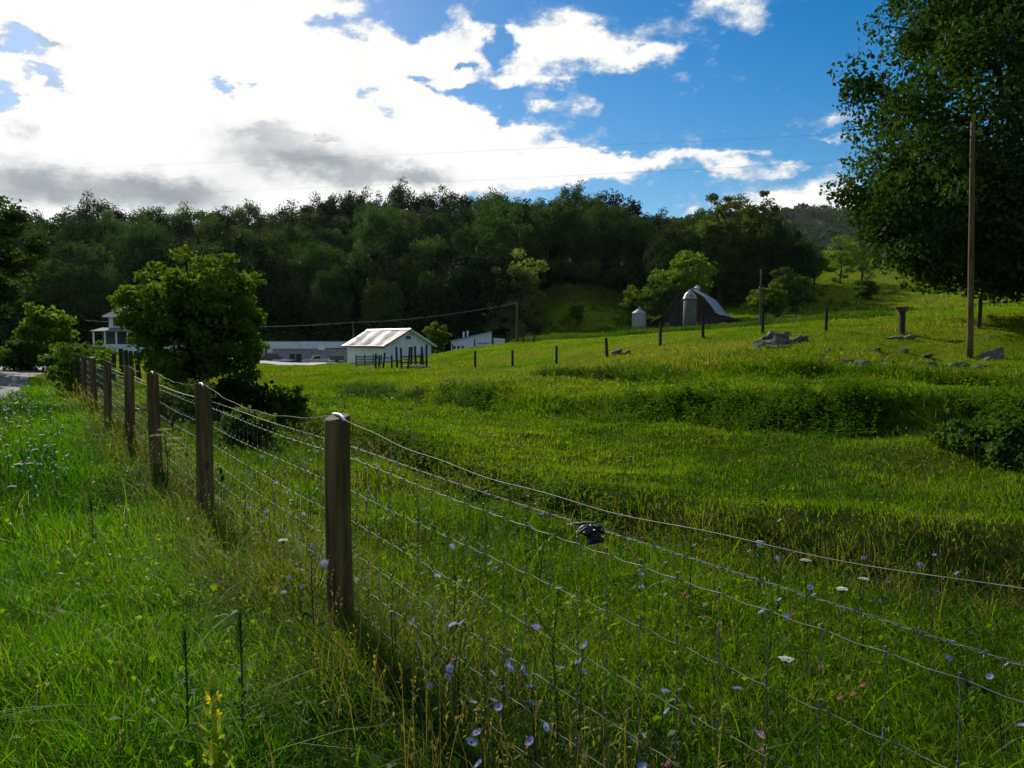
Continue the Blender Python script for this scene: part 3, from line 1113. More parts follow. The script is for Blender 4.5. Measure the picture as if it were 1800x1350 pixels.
def post_mesh(seed, h, r0, r1, sides=18, sink=.45):
    rng = np.random.default_rng(seed)
    zs = [-sink, 0, .12, .3, .5, .7, .9, 1.05, h - .03, h - .006, h]
    zs = sorted(set(z for z in zs if z <= h))
    ph = rng.uniform(0, 6.28, 4)
    vs, fs = [], []
    for i, z in enumerate(zs):
        r = r0 + (r1 - r0) * max(z, 0) / h
        if z >= h - .007:
            r *= .985 if z < h - .001 else .93
        for k in range(sides):
            w = 2 * math.pi * k / sides
            q = r * (1 + .022 * math.sin(2 * w + ph[0]) + .018 * math.sin(3 * w + ph[1] + z * 2) + rng.normal() * .006)
            if k in (4, 11) and (seed + k) % 2 == 0 and z > .25:
                q *= .90
            vs.append((q * math.cos(w) + .010 * math.sin(z * 2.4 + ph[2]), q * math.sin(w) + .008 * math.cos(z * 2 + ph[3]), z + (rng.normal() * .003 + .014 * math.cos(w + ph[0]) if z > h - .04 else 0)))
    n = len(zs)
    for i in range(n - 1):
        for k in range(sides):
            k2 = (k + 1) % sides
            fs.append((i * sides + k, i * sides + k2, (i + 1) * sides + k2, (i + 1) * sides + k))
    fs.append(tuple((n - 1) * sides + k for k in range(sides)))
    m = bpy.data.meshes.new('fence_post')
    m.from_pydata(vs, [], fs)
    m.polygons.foreach_set('use_smooth', [True] * (len(fs) - 1) + [False])
    m.update()
    return m


fence = thing('wire_fence', 'woven wire fence on round wooden posts running from foreground to the left distance', 'fence', (*fpos(4.2), 0))
FB = Vector(fence.location)
POSTY = [1.12, 4.2, 7.37, 10.15, 12.96, 16.4, 19.8, 23.2, 26.6]
TOPZ = 1.25
for i, Y in enumerate(POSTY):
    x, y = fpos(Y)
    g = H(x, y)
    po = obj('fence_post', post_mesh(200 + i, TOPZ - g, .078 if i != 1 else .073, .072 if i != 1 else .068), M['post'], fence, Vector((x, y, g)) - FB)
    po.rotation_euler = (random.uniform(-.012, .012), random.uniform(-.014, .014) - (.02 if i == 2 else 0) + (.03 if i == 3 else 0), random.uniform(0, 6))
    if i in (0, 1, 2, 3):
        tb = MB()
        n = 14
        pts = []
        for q in range(n):
            s = q / (n - 1) * 2 - 1
            x2, y2 = s * .078, 0
            pts.append((FDIR[0] * -s * .088 * 1.0, FDIR[1] * -s * .088, TOPZ - g + .012 - (.022 * max(0, s) ** 2 + .004 * max(0, -s) ** 2)))
        tube = MB().tube(pts, .0085, 8).build('insulator_tube', M['tubewhite'], po, True)
        tube.rotation_euler = (0, 0, -po.rotation_euler.z)
        st = MB().tube([(-FN[0] * .012, -FN[1] * .012, TOPZ - g - .006), (0, 0, TOPZ - g + .023), (FN[0] * .012, FN[1] * .012, TOPZ - g - .006)], .0028, 6).build('staple', M['black'], po)
        st.rotation_euler = (0, 0, -po.rotation_euler.z)


def fence_line(z, off, y0, y1, wob, step, sag=0.0, ph=0.0):
    pts = []
    L = (y1 - y0) / FDIR[1]
    n = max(2, int(abs(L) / step))
    for i in range(n + 1):
        Y = y0 + (y1 - y0) * i / n
        x, y = fpos(Y, off)
        s = L * i / n
        k = 0.0
        for a, b in zip(POSTY[:-1], POSTY[1:]):
            if a <= Y <= b:
                t = (Y - a) / (b - a)
                k = sag * 4 * t * (1 - t)
        pts.append(Vector((x, y, z - k + wob * math.sin(s / .152 * 6.283 + ph) + .004 * math.sin(s * 2.1 + ph * 3))) - FB)
    return pts


LINEZ = [1.02, .85, .68, .51, .365, .21, .07]
for i, z in enumerate(LINEZ):
    MB().tube(fence_line(z, .075, 1.12, 15.5, .0028, .038, .012 + .004 * (i % 3), i * 1.3), .0013 if i else .0017, 5).build('line_wire', M['wire'], fence, True)
    far = MB().tube(fence_line(z, .075, 15.5, 26.6, .002, .12, .015, i), .0026, 4)
    far.build('line_wire', M['wire'], fence, True)
nst = 0
Y = 1.16
dy = .152 * FDIR[1]
far = MB()
while Y < 26:
    x, y = fpos(Y, .0765)
    pts = [Vector((x + random.uniform(-.003, .003), y, z)) - FB for z in (.02, .21, .51, .68, 1.022)]
    if Y < 13:
        mb = MB().tube(pts, .0011, 5)
        for z in LINEZ[:-1]:
            c = Vector((x, y, z)) - FB
            mb.tube([c + Vector((0, 0, -.011)), c + Vector((.002, .002, 0)), c + Vector((0, 0, .011))], .0031, 5)
        mb.build('stay_wire', M['wire'], fence)
    else:
        far.tube(pts, .0019, 4)
    Y += dy
tag(far.build('stay_wire', M['wire'], fence), kind='stuff')
# electric strand over the post tops, sagging between them
for a, b, sg in ((1.12, 4.2, .095), (4.2, 7.37, .11), (7.37, 10.15, .06), (10.15, 12.96, .05), (12.96, 16.4, .04), (16.4, 26.6, .05)):
    pts = []
    for i in range(61):
        t = i / 60
        x, y = fpos(a + (b - a) * t)
        pts.append(Vector((x, y, TOPZ + .008 - sg * 4 * t * (1 - t) + .004 * math.sin(t * 31))) - FB)
    MB().tube(pts, .0013, 6).build('electric_strand', M['wire'], fence, True)
# two-ply barbed wire
base = fence_line(1.082, .075, 1.12, 7.37, 0, .0085, .004)
mb = MB()
for s in (0, math.pi):
    tw = []
    for i, p in enumerate(base):
        w = i * .0085 / .05 * 3.1416 + s
        tw.append(p + Vector((FN[0] * math.cos(w) * .0021, FN[1] * math.cos(w) * .0021, math.sin(w) * .0021)))
    mb.tube(tw, .0011, 5)
mb.build('barbed_wire', M['wire'], fence, True)
for i in range(6, len(base) - 4, 15):
    c, t = base[i], (base[i + 1] - base[i]).normalized()
    mb = MB()
    rr_ = random.uniform(0, 3)
    mb.tube([c + Vector((FN[0] * math.cos(w) * .0042, FN[1] * math.cos(w) * .0042, math.sin(w) * .0042)) + t * (w * .0011) for w in np.linspace(0, 9.4, 14)], .0012, 4)
    for sgn in (-1, 1):
        d = Vector((FN[0] * math.cos(rr_), FN[1] * math.cos(rr_), math.sin(rr_))) * sgn
        mb.tube([c + d * .003, c + d * .013 + t * .004 * sgn], [.0011, .0003], 4)
    if base[i].y + FB.y < 5.2:
        mb.build('barb', M['wire'], fence)
MB().tube(fence_line(1.082, .075, 7.37, 26.6, .002, .15, .012), .0028, 5).build('barbed_wire', M['wire'], fence, True)

# torn black plastic caught on the barbed wire
RY = 2293.0 / (1040 - 47)
rx_, ry_ = fpos(RY, .085)
rag = thing('torn_plastic', 'torn black plastic scrap with pale hems snagged on the barbed wire', 'plastic scrap', (rx_, ry_, 1.10))
OUT = [(400, 455), (520, 428), (640, 438), (770, 398), (900, 432), (1000, 470), (1080, 470), (1180, 540), (1240, 620), (1310, 780), (1180, 730), (1085, 760), (1020, 800),
       (1140, 970), (1060, 970), (960, 920), (900, 1010), (760, 925), (740, 800), (650, 700), (590, 640), (540, 530)]


def rag_pt(u, v, lift=0.0):
    px_, py_ = 980 + u / 15.0, 890 + v / 15.0
    w = (.010 * math.sin(u * .021 + v * .004) + .008 * math.sin(v * .019 + u * .007) + .004 * math.sin(u * .05)) + lift
    q_ = P(px_, py_, 2293.0 / (px_ - 47) - .01)
    return Vector((q_.x + FN[0] * w, q_.y + FN[1] * w, q_.z)) - Vector((rx_, ry_, 1.10))


import bmesh
bm = bmesh.new()
vv = [bm.verts.new(rag_pt(u, v)) for u, v in OUT]
fc = bm.faces.new(vv)
bmesh.ops.triangulate(bm, faces=[fc])
bmesh.ops.subdivide_edges(bm, edges=bm.edges[:], cuts=3, use_grid_fill=True)
for v in bm.verts:
    q = v.co
    n_ = Vector((FN[0], FN[1], 0))
    v.co = q + n_ * (.007 * math.sin(q.z * 260 + q.x * 140) + .005 * math.sin(q.x * 330 - q.z * 120))
rm = bpy.data.meshes.new('plastic_sheet')
bm.to_mesh(rm)
bm.free()
ro = obj('plastic_sheet', rm, M['black'], rag)
sm_ = ro.modifiers.new('thickness', 'SOLIDIFY')
sm_.thickness = .0025
for pl in ([(400, 455), (520, 430), (640, 440), (770, 395), (890, 430), (905, 405)], [(490, 460), (540, 530), (590, 640), (690, 700), (625, 760)], [(690, 690), (780, 570), (865, 465)],
           [(675, 665), (740, 560), (805, 455)], [(970, 465), (1030, 490), (1080, 470)]):
    MB().tube([rag_pt(u, v, -.010) for u, v in pl], .0016, 5).build('hem', M['string'], rag, True)

# ------------------------------------------------------------------ other fences


def fence_row(name, label, pts, h, r, mat, wires=(), group=None, wr=.004, jitter=.04, rail=None):
    x, y = pts[0][0], pts[0][1]
    t = thing(name, label, 'fence', (x, y, H(x, y)), 0, group)
    B = Vector(t.location)
    tops = []
    for i, p in enumerate(pts):
        g = H(p[0], p[1])
        hh = (p[2] if len(p) > 2 else h) * random.uniform(.94, 1.06)
        o = obj('post', post_mesh(300 + i, hh, r * random.uniform(.85, 1.15), r * .9, 10, .3), mat, t, Vector((p[0], p[1], g)) - B)
        o.rotation_euler = (random.gauss(0, jitter), random.gauss(0, jitter), random.uniform(0, 6))
        tops.append(Vector((p[0], p[1], g)) - B)
    for f in wires:
        for a, b in zip(tops[:-1], tops[1:]):
            q = []
            for i in range(9):
                s = i / 8
                c = a.lerp(b, s)
                q.append(c + Vector((0, 0, h * f - .1 * s * (1 - s))))
            MB().tube(q, wr, 4, False).build('wire', M['rustwire'], t)
    return t


row = [(835, 56, 1.2), (901, 52, 1.0), (978, 49, 1.1), (1067, 44, 1.15), (1160, 45.5, 1.2), (1236, 44.5, 1.3), (1340, 42, 1.25), (1451, 38.5, 1.05), (1583, 36, 1.2), (1720, 35.8, 1.35), (1870, 35, 1.3)]
pf = fence_row('pasture_fence', 'row of leaning dark posts with thin wire crossing the pasture', [(*XY(px, Y), h) for px, Y, h in row], 1.15, .085, M['darkwood'], (.9, .6, .3), None, .003)
x, y = XY(1583, 36)
cap = MB().box((-.22, -.12, 0), (.22, .12, .17)).box((-.30, -.15, .17), (.30, .15, .205)).build('red_top_board', M['redwood'], pf, False, Vector((x, y - .02, H(x, y) + 1.0)) - Vector(pf.location))
cap['label'] = 'faded red board box on top of a post'
brace = MB().box((-.11, -.08, -.2), (.11, .08, .998)).build('wide_post', M['darkwood'], pf, False, Vector((x, y - .1, H(x, y))) - Vector(pf.location))

row2 = [(796, 108), (834, 104), (866, 101), (894, 99), (920, 98), (938, 97)]
fence_row('field_fence', 'thin post fence below the blue roofed building', [XY(a, b) for a, b in row2], 1.35, .09, M['darkwood'], (.3,), None, .012)
row3 = [(1310, 118), (1330, 117), (1352, 116), (1375, 115), (1398, 114), (1424, 112)]
fence_row('barnyard_fence', 'grey posts of the barnyard fence right of the barn', [XY(a, b) for a, b in row3], 1.7, .09, M['oldwood'], (.85, .45), None, .008)
row4 = [(1722, 118), (1738, 117), (1752, 116), (1768, 115), (1786, 114), (1804, 113), (1822, 112)]
t4 = fence_row('rail_fence', 'rail fence on the rise seen under the maple', [XY(a, b) for a, b in row4], 1.3, .1, M['oldwood'])
B = Vector(t4.location)
for a, b in zip(row4[:-1], row4[1:]):
    for zz in (.5, 1.0):
        p, q = XY(*a), XY(*b)
        MB().tube([Vector((*p, H(*p) + zz)) - B, Vector((*q, H(*q) + zz)) - B], .06, 5).build('rail', M['oldwood'], t4)
row5 = [(212, 42, 1.45), (222, 41, 1.5), (232, 42, 1.4), (243, 41, 1.55), (262, 43, 1.4), (285, 45, 1.3), (308, 47, 1.2), (196, 40, 1.3)]
t5 = fence_row('old_post_fence', 'cluster of dark old posts at the far end of the roadside fence', [(*XY(a, b), c) for a, b, c in row5], 1.4, .12, M['darkwood'], (), None, .004)
p, q = XY(240, 40.7), XY(259, 42.5)
MB().tube([Vector((*p, H(*p) + 1.05)) - Vector(t5.location), Vector((*q, H(*q) + 1.08)) - Vector(t5.location)], .035, 6).build('white_rail', M['soffit'], t5)

# small stock pen of old posts in front of the white shed
px0, py0 = XY(722, 62)
pen = thing('stock_pen', 'small pen of tall crooked posts in front of the white shed', 'pen', (px0, py0, H(px0, py0)))
B = Vector(pen.location)
for i, (px, Y, h) in enumerate([(698, 60, 1.75), (706, 61, 1.65), (717, 60, 1.7), (722, 63.5, 1.75), (731, 63, 1.75), (739, 63.5, 1.6), (744, 62, 1.75), (750, 60, 1.9), (688, 64, 1.2), (673, 66, 1.3), (666, 67, 1.2), (660, 66, 1.25)]):
    x, y = XY(px, Y)
    o = obj('post', post_mesh(400 + i, h, .09, .08, 10, .3), M['darkwood'], pen, Vector((x, y, H(x, y))) - B)
    o.rotation_euler = (random.gauss(0, .05), random.gauss(0, .06), random.uniform(0, 6))
for (a, b, zz) in [((698, 59.8), (750, 59.8), .55), ((706, 61), (744, 62), 1.0), ((660, 66), (688, 64), .95)]:
    p, q = XY(*a), XY(*b)
    MB().tube([Vector((*p, H(*p) + zz)) - B, Vector((*q, H(*q) + zz)) - B], .05, 6).build('rail', M['darkwood'], pen)
x, y = XY(734, 60.8)
tr_ = thing('water_trough', 'low grey water trough inside the stock pen', 'trough', (x, y, H(x, y)))
MB().prism([(-.9, .28), (.9, .28), (.8, -.02), (-.8, -.02)], -.3, .3).build('tank', M['oldwood'], tr_)
MB().box((-.95, -.34, .28), (.95, -.26, .36)).box((-.95, .26, .28), (.95, .34, .36)).box((-.95, -.26, .28), (-.87, .26, .36)).box((.87, -.26, .28), (.95, .26, .36)).build('rim', M['soffit'], tr_)
x, y = XY(648, 92)
gt = thing('yard_gate', 'low grey board gate before the long wall of the white shed', 'gate', (x, y, H(x, y)), R(2))
for i in range(4):
    MB().box((-1.5, -.02, .2 + i * .3), (1.5, .02, .42 + i * .3)).build('board', M['block'], gt)
for s in (-1.45, -.45, .5, 1.45):
    MB().box((s - .06, -.06, -.1), (s + .06, -.022, 1.5)).build('upright', M['oldwood'], gt)

# ------------------------------------------------------------------ poles and cables
def pole(px, Y, h, r, label, lean=(0, 0), mat='oldwood', sink=.3):
    x, y = XY(px, Y)
    t = thing('utility_pole', label, 'pole', (x, y, H(x, y)))
    n = 9
    MB().tube([(lean[0] * i / n, lean[1] * i / n, -sink + (h + sink) * i / n) for i in range(n + 1)], [r * (1.15 - .35 * i / n) for i in range(n + 1)], 12).build('shaft', M[mat], t, True)
    return t, Vector((x + lean[0], y + lean[1], H(x, y) + h))


t, top1 = pole(1706, 31, 9.0, .105, 'tall weathered utility pole standing in front of the maple', (-.17, 0), 'post')
for z in (8.75, 7.7):
    MB().tube([(-.15, 0, z), (-.27, 0, z + .02), (-.30, 0, z + .09)], .025, 6).build('insulator', M['oldwood'], t)
t, top3 = pole(909, 99, 4.9, .15, 'short brown pole on the slope right of the blue roofed building')
t, top4 = pole(1336, 82, 6.0, .12, 'slim pole between pasture and barnyard right of the barn')
t, top5 = pole(621, 122, 6.2, .10, 'thin grey pole rising behind the roof of the white shed')


def cable(name, label, a, b, sag, r, n=60):
    a, b = Vector(a), Vector(b)
    o = MB().tube([a.lerp(b, i / n) - a - Vector((0, 0, sag * 4 * (i / n) * (1 - i / n))) for i in range(n + 1)], r, 5).build(name, M['cable'], None, True, a)
    return tag(o, label, 'cable')


cable('overhead_cable', 'upper thin overhead cable crossing the sky from the maple pole', top1 + Vector((-.1, 0, -.2)), P(-560, 309, 110), .55, .003)
cable('overhead_cable', 'lower thin overhead cable crossing the sky just above the treetops', top1 + Vector((-.1, 0, -1.25)), P(-560, 365, 110), .5, .003)
o = cable('service_cable', 'pale cable sagging from the slope pole past the shed roof', top3, top5, .5, .010)
o.data.materials[0] = M['fascia']
o = cable('service_cable', 'pale cable running from the thin pole across to the white house', top5, P(150, 563, 112), .8, .011)
o.data.materials[0] = M['fascia']

# ------------------------------------------------------------------ white shed
x, y = XY(677, 110)
sh = thing('white_shed', 'white farm shed with patchy tin gable roof in the valley', 'shed', (x, y, H(x, y) - .1), R(38))
W_, L_ = 7.45, 11.6
ez, rz_ = EYE - 6 * 110 / FPX - sh.location.z, EYE + 20 * 112 / FPX - sh.location.z
wall = MB()
wall.prism([(0, -.5), (W_, -.5), (W_, ez), (W_ / 2, rz_), (0, ez)], 0, L_)
wall.build('wall', M['white'], sh)
MB().box((-.03, -.03, -.5), (.12, .0, ez)).build('corner_board', M['soffit'], sh)
vent = MB().box((W_ / 2 - .45, -.06, ez + .75), (W_ / 2 + .35, -.003, ez + 1.25)).build('gable_vent', M['shingle'], sh)
for i in range(4):
    MB().box((W_ / 2 - .4, -.09, ez + .79 + i * .11), (W_ / 2 + .3, -.061, ez + .84 + i * .11)).build('slat', M['oldwood'], vent)
oh, fr_ = .55, .75
sl = (rz_ - ez) / (W_ / 2)
npan = 21
pw = (L_ + 2 * fr_) / npan
for side in (0, 1):
    for i in range(npan):
        y0, y1 = -fr_ + i * pw, -fr_ + (i + 1) * pw
        n = 5
        vs = []
        for j in range(n + 1):
            u = j / n
            xx = W_ / 2 + (-(W_ / 2 + oh) * u if side == 0 else (W_ / 2 + oh) * u)
            zz = rz_ - abs(xx - W_ / 2) * sl + .10 + .02 * math.sin(u * 3 + i)
            if u > .85:
                zz += .05
            wv = random.uniform(-.008, .012)
            vs += [(xx, y0, zz + .07), (xx, y0 + .035, zz + .07), (xx, y0 + .04, zz + wv), (xx, y1, zz + wv)]
        fs = []
        for j in range(n):
            for q in range(3):
                f = (j * 4 + q, j * 4 + q + 1, (j + 1) * 4 + q + 1, (j + 1) * 4 + q)
                fs.append(f if side == 0 else f[::-1])
        pn = MB().add(vs, fs).build('roof_panel', M['tin'], sh)
        md = pn.modifiers.new('t', 'SOLIDIFY')
        md.thickness = .02
        sm2 = MB().add([(vs[j * 4 + q][0], vs[j * 4 + q][1] + (.06 if q == 2 else -.02 if q == 0 else .02 * q), vs[j * 4 + q][2] + .012) for j in range(n + 1) for q in range(3)],
                       [((j * 3 + q, j * 3 + q + 1, (j + 1) * 3 + q + 1, (j + 1) * 3 + q) if side == 0 else (j * 3 + q, (j + 1) * 3 + q, (j + 1) * 3 + q + 1, j * 3 + q + 1)) for j in range(n) for q in range(2)])
        sm2.build('seam', M['shingle'], pn)
    s = -1 if side == 0 else 1
    xe = W_ / 2 + s * (W_ / 2 + oh)
    ze = rz_ - (W_ / 2 + oh) * sl
    a, b = (W_ / 2, rz_), (xe, ze)
    prof = [(a[0], a[1] + .07), (b[0], b[1] + .07), (b[0], b[1] - .06), (a[0], a[1] - .06)]
    MB().prism(prof, -fr_, -.005).build('rake_soffit', M['soffit'], sh)
    MB().prism(prof, L_ + .005, L_ + fr_).build('rake_soffit', M['soffit'], sh)
    MB().box((xe - .04, -fr_ - .03, ze - .12), (xe + .04, L_ + fr_, ze + .06)).build('eave_board', M['rust'], sh)
    if side == 0:
        MB().prism([(a[0], a[1] + .13), (b[0], b[1] + .13), (b[0], b[1] - .05), (a[0], a[1] - .05)], -fr_ - .05, -fr_ - .008).build('rake_board', M['rust'], sh)
MB().prism([(W_ / 2 - .25, rz_ + .08), (W_ / 2, rz_ + .24), (W_ / 2 + .25, rz_ + .08)], -fr_, L_ + fr_).build('ridge_cap', M['blueroof'], sh)
for (dx, dy_, s) in [(8.6, .2, 1.0), (9.8, 1.4, .8)]:
    pass

# ------------------------------------------------------------------ long flat building
x, y = XY(459, 152)
lb = thing('long_building', 'long low grey building with white fascia behind the white shed', 'building', (x, y, H(x, y) - .1), R(2))
LW = 24.0
topz = EYE - .5 * 152 / FPX - lb.location.z
MB().box((0, 0, -.4), (LW, 9, topz - 1.35)).build('wall', M['block'], lb)
for i in range(12):
    MB().box((2.2 + i * 1.8, -.06, .0), (2.2 + i * 1.8 + 1.74, -.004, topz - 1.36)).build('wall_panel', M['block'], lb)
MB().box((-.1, -.35, topz - 1.34), (12.1, 9.2, topz)).build('fascia', M['fascia'], lb)
MB().box((12.11, -.25, topz - 1.2), (LW, 9.2, topz + .1)).build('fascia', M['fascia'], lb)
MB().box((10.9, -.45, topz - 1.6), (12.1, -.36, topz - .9)).build('fascia_patch', M['soffit'], lb)
MB().box((0, -.05, topz - 2.1), (2.15, -.003, topz - 1.37)).build('white_panel', M['soffit'], lb)
MB().box((-.15, -.4, topz + .004), (LW + .1, 9.3, topz + .12)).build('roof', M['shingle'], lb)
for k in (0, 1):
    d = MB().box((5.4 + k * 1.22, -.16, -.1), (6.4 + k * 1.22, -.07, 1.95)).build('door', M['darkdoor'], lb)
    MB().box((6.25 + k * 1.0 - k * .8, -.2, .9), (6.31 + k * .2, -.165, 1.0)).build('handle', M['galv'], d)

# vehicles in the yard
def vehicle(name, label, cat, px, Y, rz, prof, cabin, width, wheels, paint, L):
    x, y = XY(px, Y)
    t = thing(name, label, cat, (x, y, H(x, y) + .06), rz)
    MB().prism(prof, -width / 2, width / 2).build('body', M[paint], t)
    MB().prism(cabin, -width / 2 + .12, width / 2 - .12).build('cabin', M[paint], t)
    gl = [(a * .94 + sum(q[0] for q in cabin) / len(cabin) * .06, b) for a, b in cabin]
    cx_ = sum(q[0] for q in cabin) / len(cabin)
    z0, z1 = min(b for a, b in cabin), max(b for a, b in cabin)
    win = [(cx_ + (a - cx_) * .86, z0 + .06 + (b - z0) * .78) for a, b in cabin]
    for s in (-1, 1):
        yy = s * (width / 2 - .12)
        MB().prism(win, yy - .012, yy + .012).build('window', M['glass'], t)
    for wx in wheels:
        for s in (-1, 1):
            w = MB()
            w.tube([(wx, s * (width / 2 - .2), .36), (wx, s * (width / 2 + .01), .36)], .36, 16)
            wo_ = w.build('tyre', M['tyre'], t)
            MB().tube([(wx, s * (width / 2 + .011), .36), (wx, s * (width / 2 + .03), .36)], .2, 12).build('rim', M['galv'], wo_)
    for s in (-1, 1):
        MB().box((-L / 2 - .02, s * .62 - .16, .72), (-L / 2 + .03, s * .62 + .16, .9)).build('headlight', M['galv'], t)
    return t


TP = [(-2.6, .45), (2.6, .45), (2.6, 1.12), (.35, 1.12), (-1.0, 1.10), (-2.35, 1.0), (-2.6, .8)]
vehicle('pickup_truck', 'tan pickup truck parked before the long grey building', 'truck', 556, 143, R(24), TP, [(-1.05, 1.1), (.75, 1.1), (.6, 1.72), (-.45, 1.72)], 1.9, (-1.65, 1.6), 'truckpaint', 5.2)
vehicle('dark_car', 'dark parked car half hidden by the round tree', 'car', 472, 143, R(8), [(-2.2, .4), (2.2, .4), (2.2, 1.0), (1.9, 1.05), (-1.1, 1.05), (-2.2, .9)], [(-1.0, 1.05), (2.0, 1.05), (1.6, 1.7), (-.3, 1.7)], 1.8, (-1.4, 1.4), 'darkpaint', 4.4)
x, y = XY(498, 141)
tl = thing('flat_trailer', 'flat trailer with pale deck beside the dark doors', 'trailer', (x, y, H(x, y) + .06), R(3))
MB().box((-1.7, -1, .62), (1.7, 1, .74)).build('deck', M['soffit'], tl)
MB().box((-1.7, -.9, .46), (1.7, .9, .6)).build('frame', M['darkpaint'], tl)
MB().tube([(1.7, 0, .55), (2.7, 0, .40)], .06, 6).build('tongue', M['darkpaint'], tl)
for s in (-1, 1):
    MB().tube([(-.2, s * .95, .3), (-.2, s * 1.12, .3)], .3, 14).build('tyre', M['tyre'], tl)
x, y = XY(592, 134)
tl = thing('box_trailer', 'small dark cart parked at the corner of the white shed', 'trailer', (x, y, H(x, y) + .06), R(10))
MB().box((-1.1, -.6, .45), (1.1, .6, 1.25)).build('box', M['darkpaint'], tl)
MB().box((-1.3, -.62, .38), (1.2, .62, .447)).build('frame', M['soffit'], tl)
for s in (-1, 1):
    MB().tube([(0, s * .6, .3), (0, s * .76, .3)], .3, 14).build('tyre', M['tyre'], tl)

# ------------------------------------------------------------------ blue roofed building
x, y = XY(793, 152)
bb = thing('blue_roof_building', 'white building with sloping blue roof and small dark windows', 'building', (x, y, H(x, y) - 1.2), R(3))
bw = hpx(71, 152)
zl, zr = EYE + 0 - bb.location.z, EYE + 17 * 152 / FPX - bb.location.z
MB().prism([(0, -1), (bw, -1), (bw, zr), (0, zl)], 0, 9).build('wall', M['cream'], bb)
MB().prism([(-.25, zl + .01), (bw + .2, zr + .02), (bw + .2, zr + .16), (-.25, zl + .15)], -.4, 9.4).build('roof', M['blueroof'], bb)
for i, px_ in enumerate((6, 13, 20)):
    xx = hpx(px_, 152)
    w = MB().box((xx - .22, -.05, zl - 1.45), (xx + .22, -.003, zl - .85)).build('window', M['glass'], bb)
    MB().box((xx - .28, -.08, zl - 1.52), (xx + .28, -.052, zl - 1.455)).build('sill', M['soffit'], w)
for px_ in (22, 29):
    xx = hpx(px_, 152)
    zz = zl + (zr - zl) * xx / bw
    MB().lathe([(.16, 0), (.16, .95), (.26, .96), (.26, 1.1), (.05, 1.25)], 10, (xx, .8, zz)).build('roof_vent', M['soffit'], bb)
MB().box((5.0, -.05, zl - .45), (bw - .3, -.003, zl - .3)).build('dark_trim', M['shingle'], bb)
MB().prism([(bw + .21, -1), (bw + 2.6, -1), (bw + 2.6, zr - 1.35), (bw + .21, zr - 1.15)], 1, 7).build('lean_to', M['cream'], bb)

# ------------------------------------------------------------------ barn, silo, grain bin
x, y = XY(1214, 142)
bn = thing('gambrel_barn', 'dark wooden barn with bell-shaped gambrel roof and pale metal on its right slope', 'barn', (x, y, H(x, y) - .5), R(-22))
PR = [(1136, 574), (1150, 567), (1165, 559), (1174, 549), (1184, 531), (1192, 521), (1204, 513), (1214, 508), (1224, 515), (1234, 522), (1243, 534), (1253, 550), (1262, 555), (1278, 560), (1297, 566)]
prof = [((px_ - 1214) / FPX * 142 * 1.1, EYE + (600 - py_) / FPX * 142 - bn.location.z) for px_, py_ in PR]
BL = 15
wall = MB().prism([(prof[0][0] + .3, -1)] + [(prof[-1][0] - .3, -1)] + [(a, b - .12) for a, b in prof[::-1]], 0, BL)
wall.build('wall', M['barnwood'], bn)
for i, (a, b) in enumerate(zip(prof[:-1], prof[1:])):
    mat = M['barnroof']
    MB().prism([(a[0], a[1] - .10), (b[0], b[1] - .10), (b[0], b[1] + .06), (a[0], a[1] + .06)], -.45, BL + .4).build('roof_panel', mat, bn)
    if i < 7 or i > 11:
        MB().prism([(a[0], a[1] - .16), (b[0], b[1] - .16), (b[0], b[1] + .10), (a[0], a[1] + .10)], -.56, -.455).build('rake_board', M['barnwood'], bn)
for (a, b) in ((-4.6, -3.6), (.9, 2.2), (4.8, 6.4)):
    MB().box((a, -.04, -.4), (b, -.003, 1.5)).build('door', M['glass'], bn)
for i in range(28):
    xx = -5.0 + i * .36
    zt = np.interp(xx, [p[0] for p in prof], [p[1] for p in prof]) - .25
    MB().box((xx, -.028, 1.6), (xx + .34, -.002, zt)).build('plank', M['barnwood'], bn)
MB().lathe([(.45, 0), (.45, .5), (.7, .55), (.1, 1.05)], 8, (0, 7, prof[7][1])).build('cupola', M['barnroof'], bn)

x, y = XY(1212, 134)
si = thing('silo', 'concrete stave silo with faceted metal dome in front of the barn', 'silo', (x, y, H(x, y) - .5))
sr = hpx(11.5, 134)
zt = EYE + (600 - 526) / FPX * 134 - si.location.z
MB().lathe([(sr, -.5), (sr, zt)], 28).build('staves', M['stave'], si, True)
for i in range(9):
    z = .3 + i * (zt - .5) / 9
    MB().lathe([(sr + .001, z), (sr + .03, z + .01), (sr + .03, z + .05), (sr + .001, z + .06)], 28).build('hoop', M['stave'], si)
MB().lathe([(sr + .03, zt - .22), (sr + .12, zt - .16), (sr + .12, zt + .02), (sr, zt + .03)], 28).build('rim', M['rust'], si)
zd = zt + .04
pr = [(sr * 1.07, 0), (sr * .80, .72), (sr * .42, 1.12), (.12, 1.25)]
for k in range(10):
    a0, a1 = 2 * math.pi * k / 10, 2 * math.pi * (k + .965) / 10
    vs, fs = [], []
    for r_, z in pr:
        vs += [(r_ * math.cos(a0), r_ * math.sin(a0), zd + z), (r_ * math.cos(a1), r_ * math.sin(a1), zd + z)]
    for j in range(3):
        fs.append((2 * j, 2 * j + 1, 2 * j + 3, 2 * j + 2))
    o = MB().add(vs, fs).build('dome_panel', M['galv'], si)
    md = o.modifiers.new('t', 'SOLIDIFY')
    md.thickness = -.04
MB().lathe([(.3, 1.2), (.3, 1.36), (.05, 1.55)], 10, (0, 0, zd)).build('dome_cap', M['galv'], si)
MB().box((-.22, -sr * .98, zd + .22), (.22, -sr * .74, zd + .58)).build('dome_hatch', M['glass'], si)

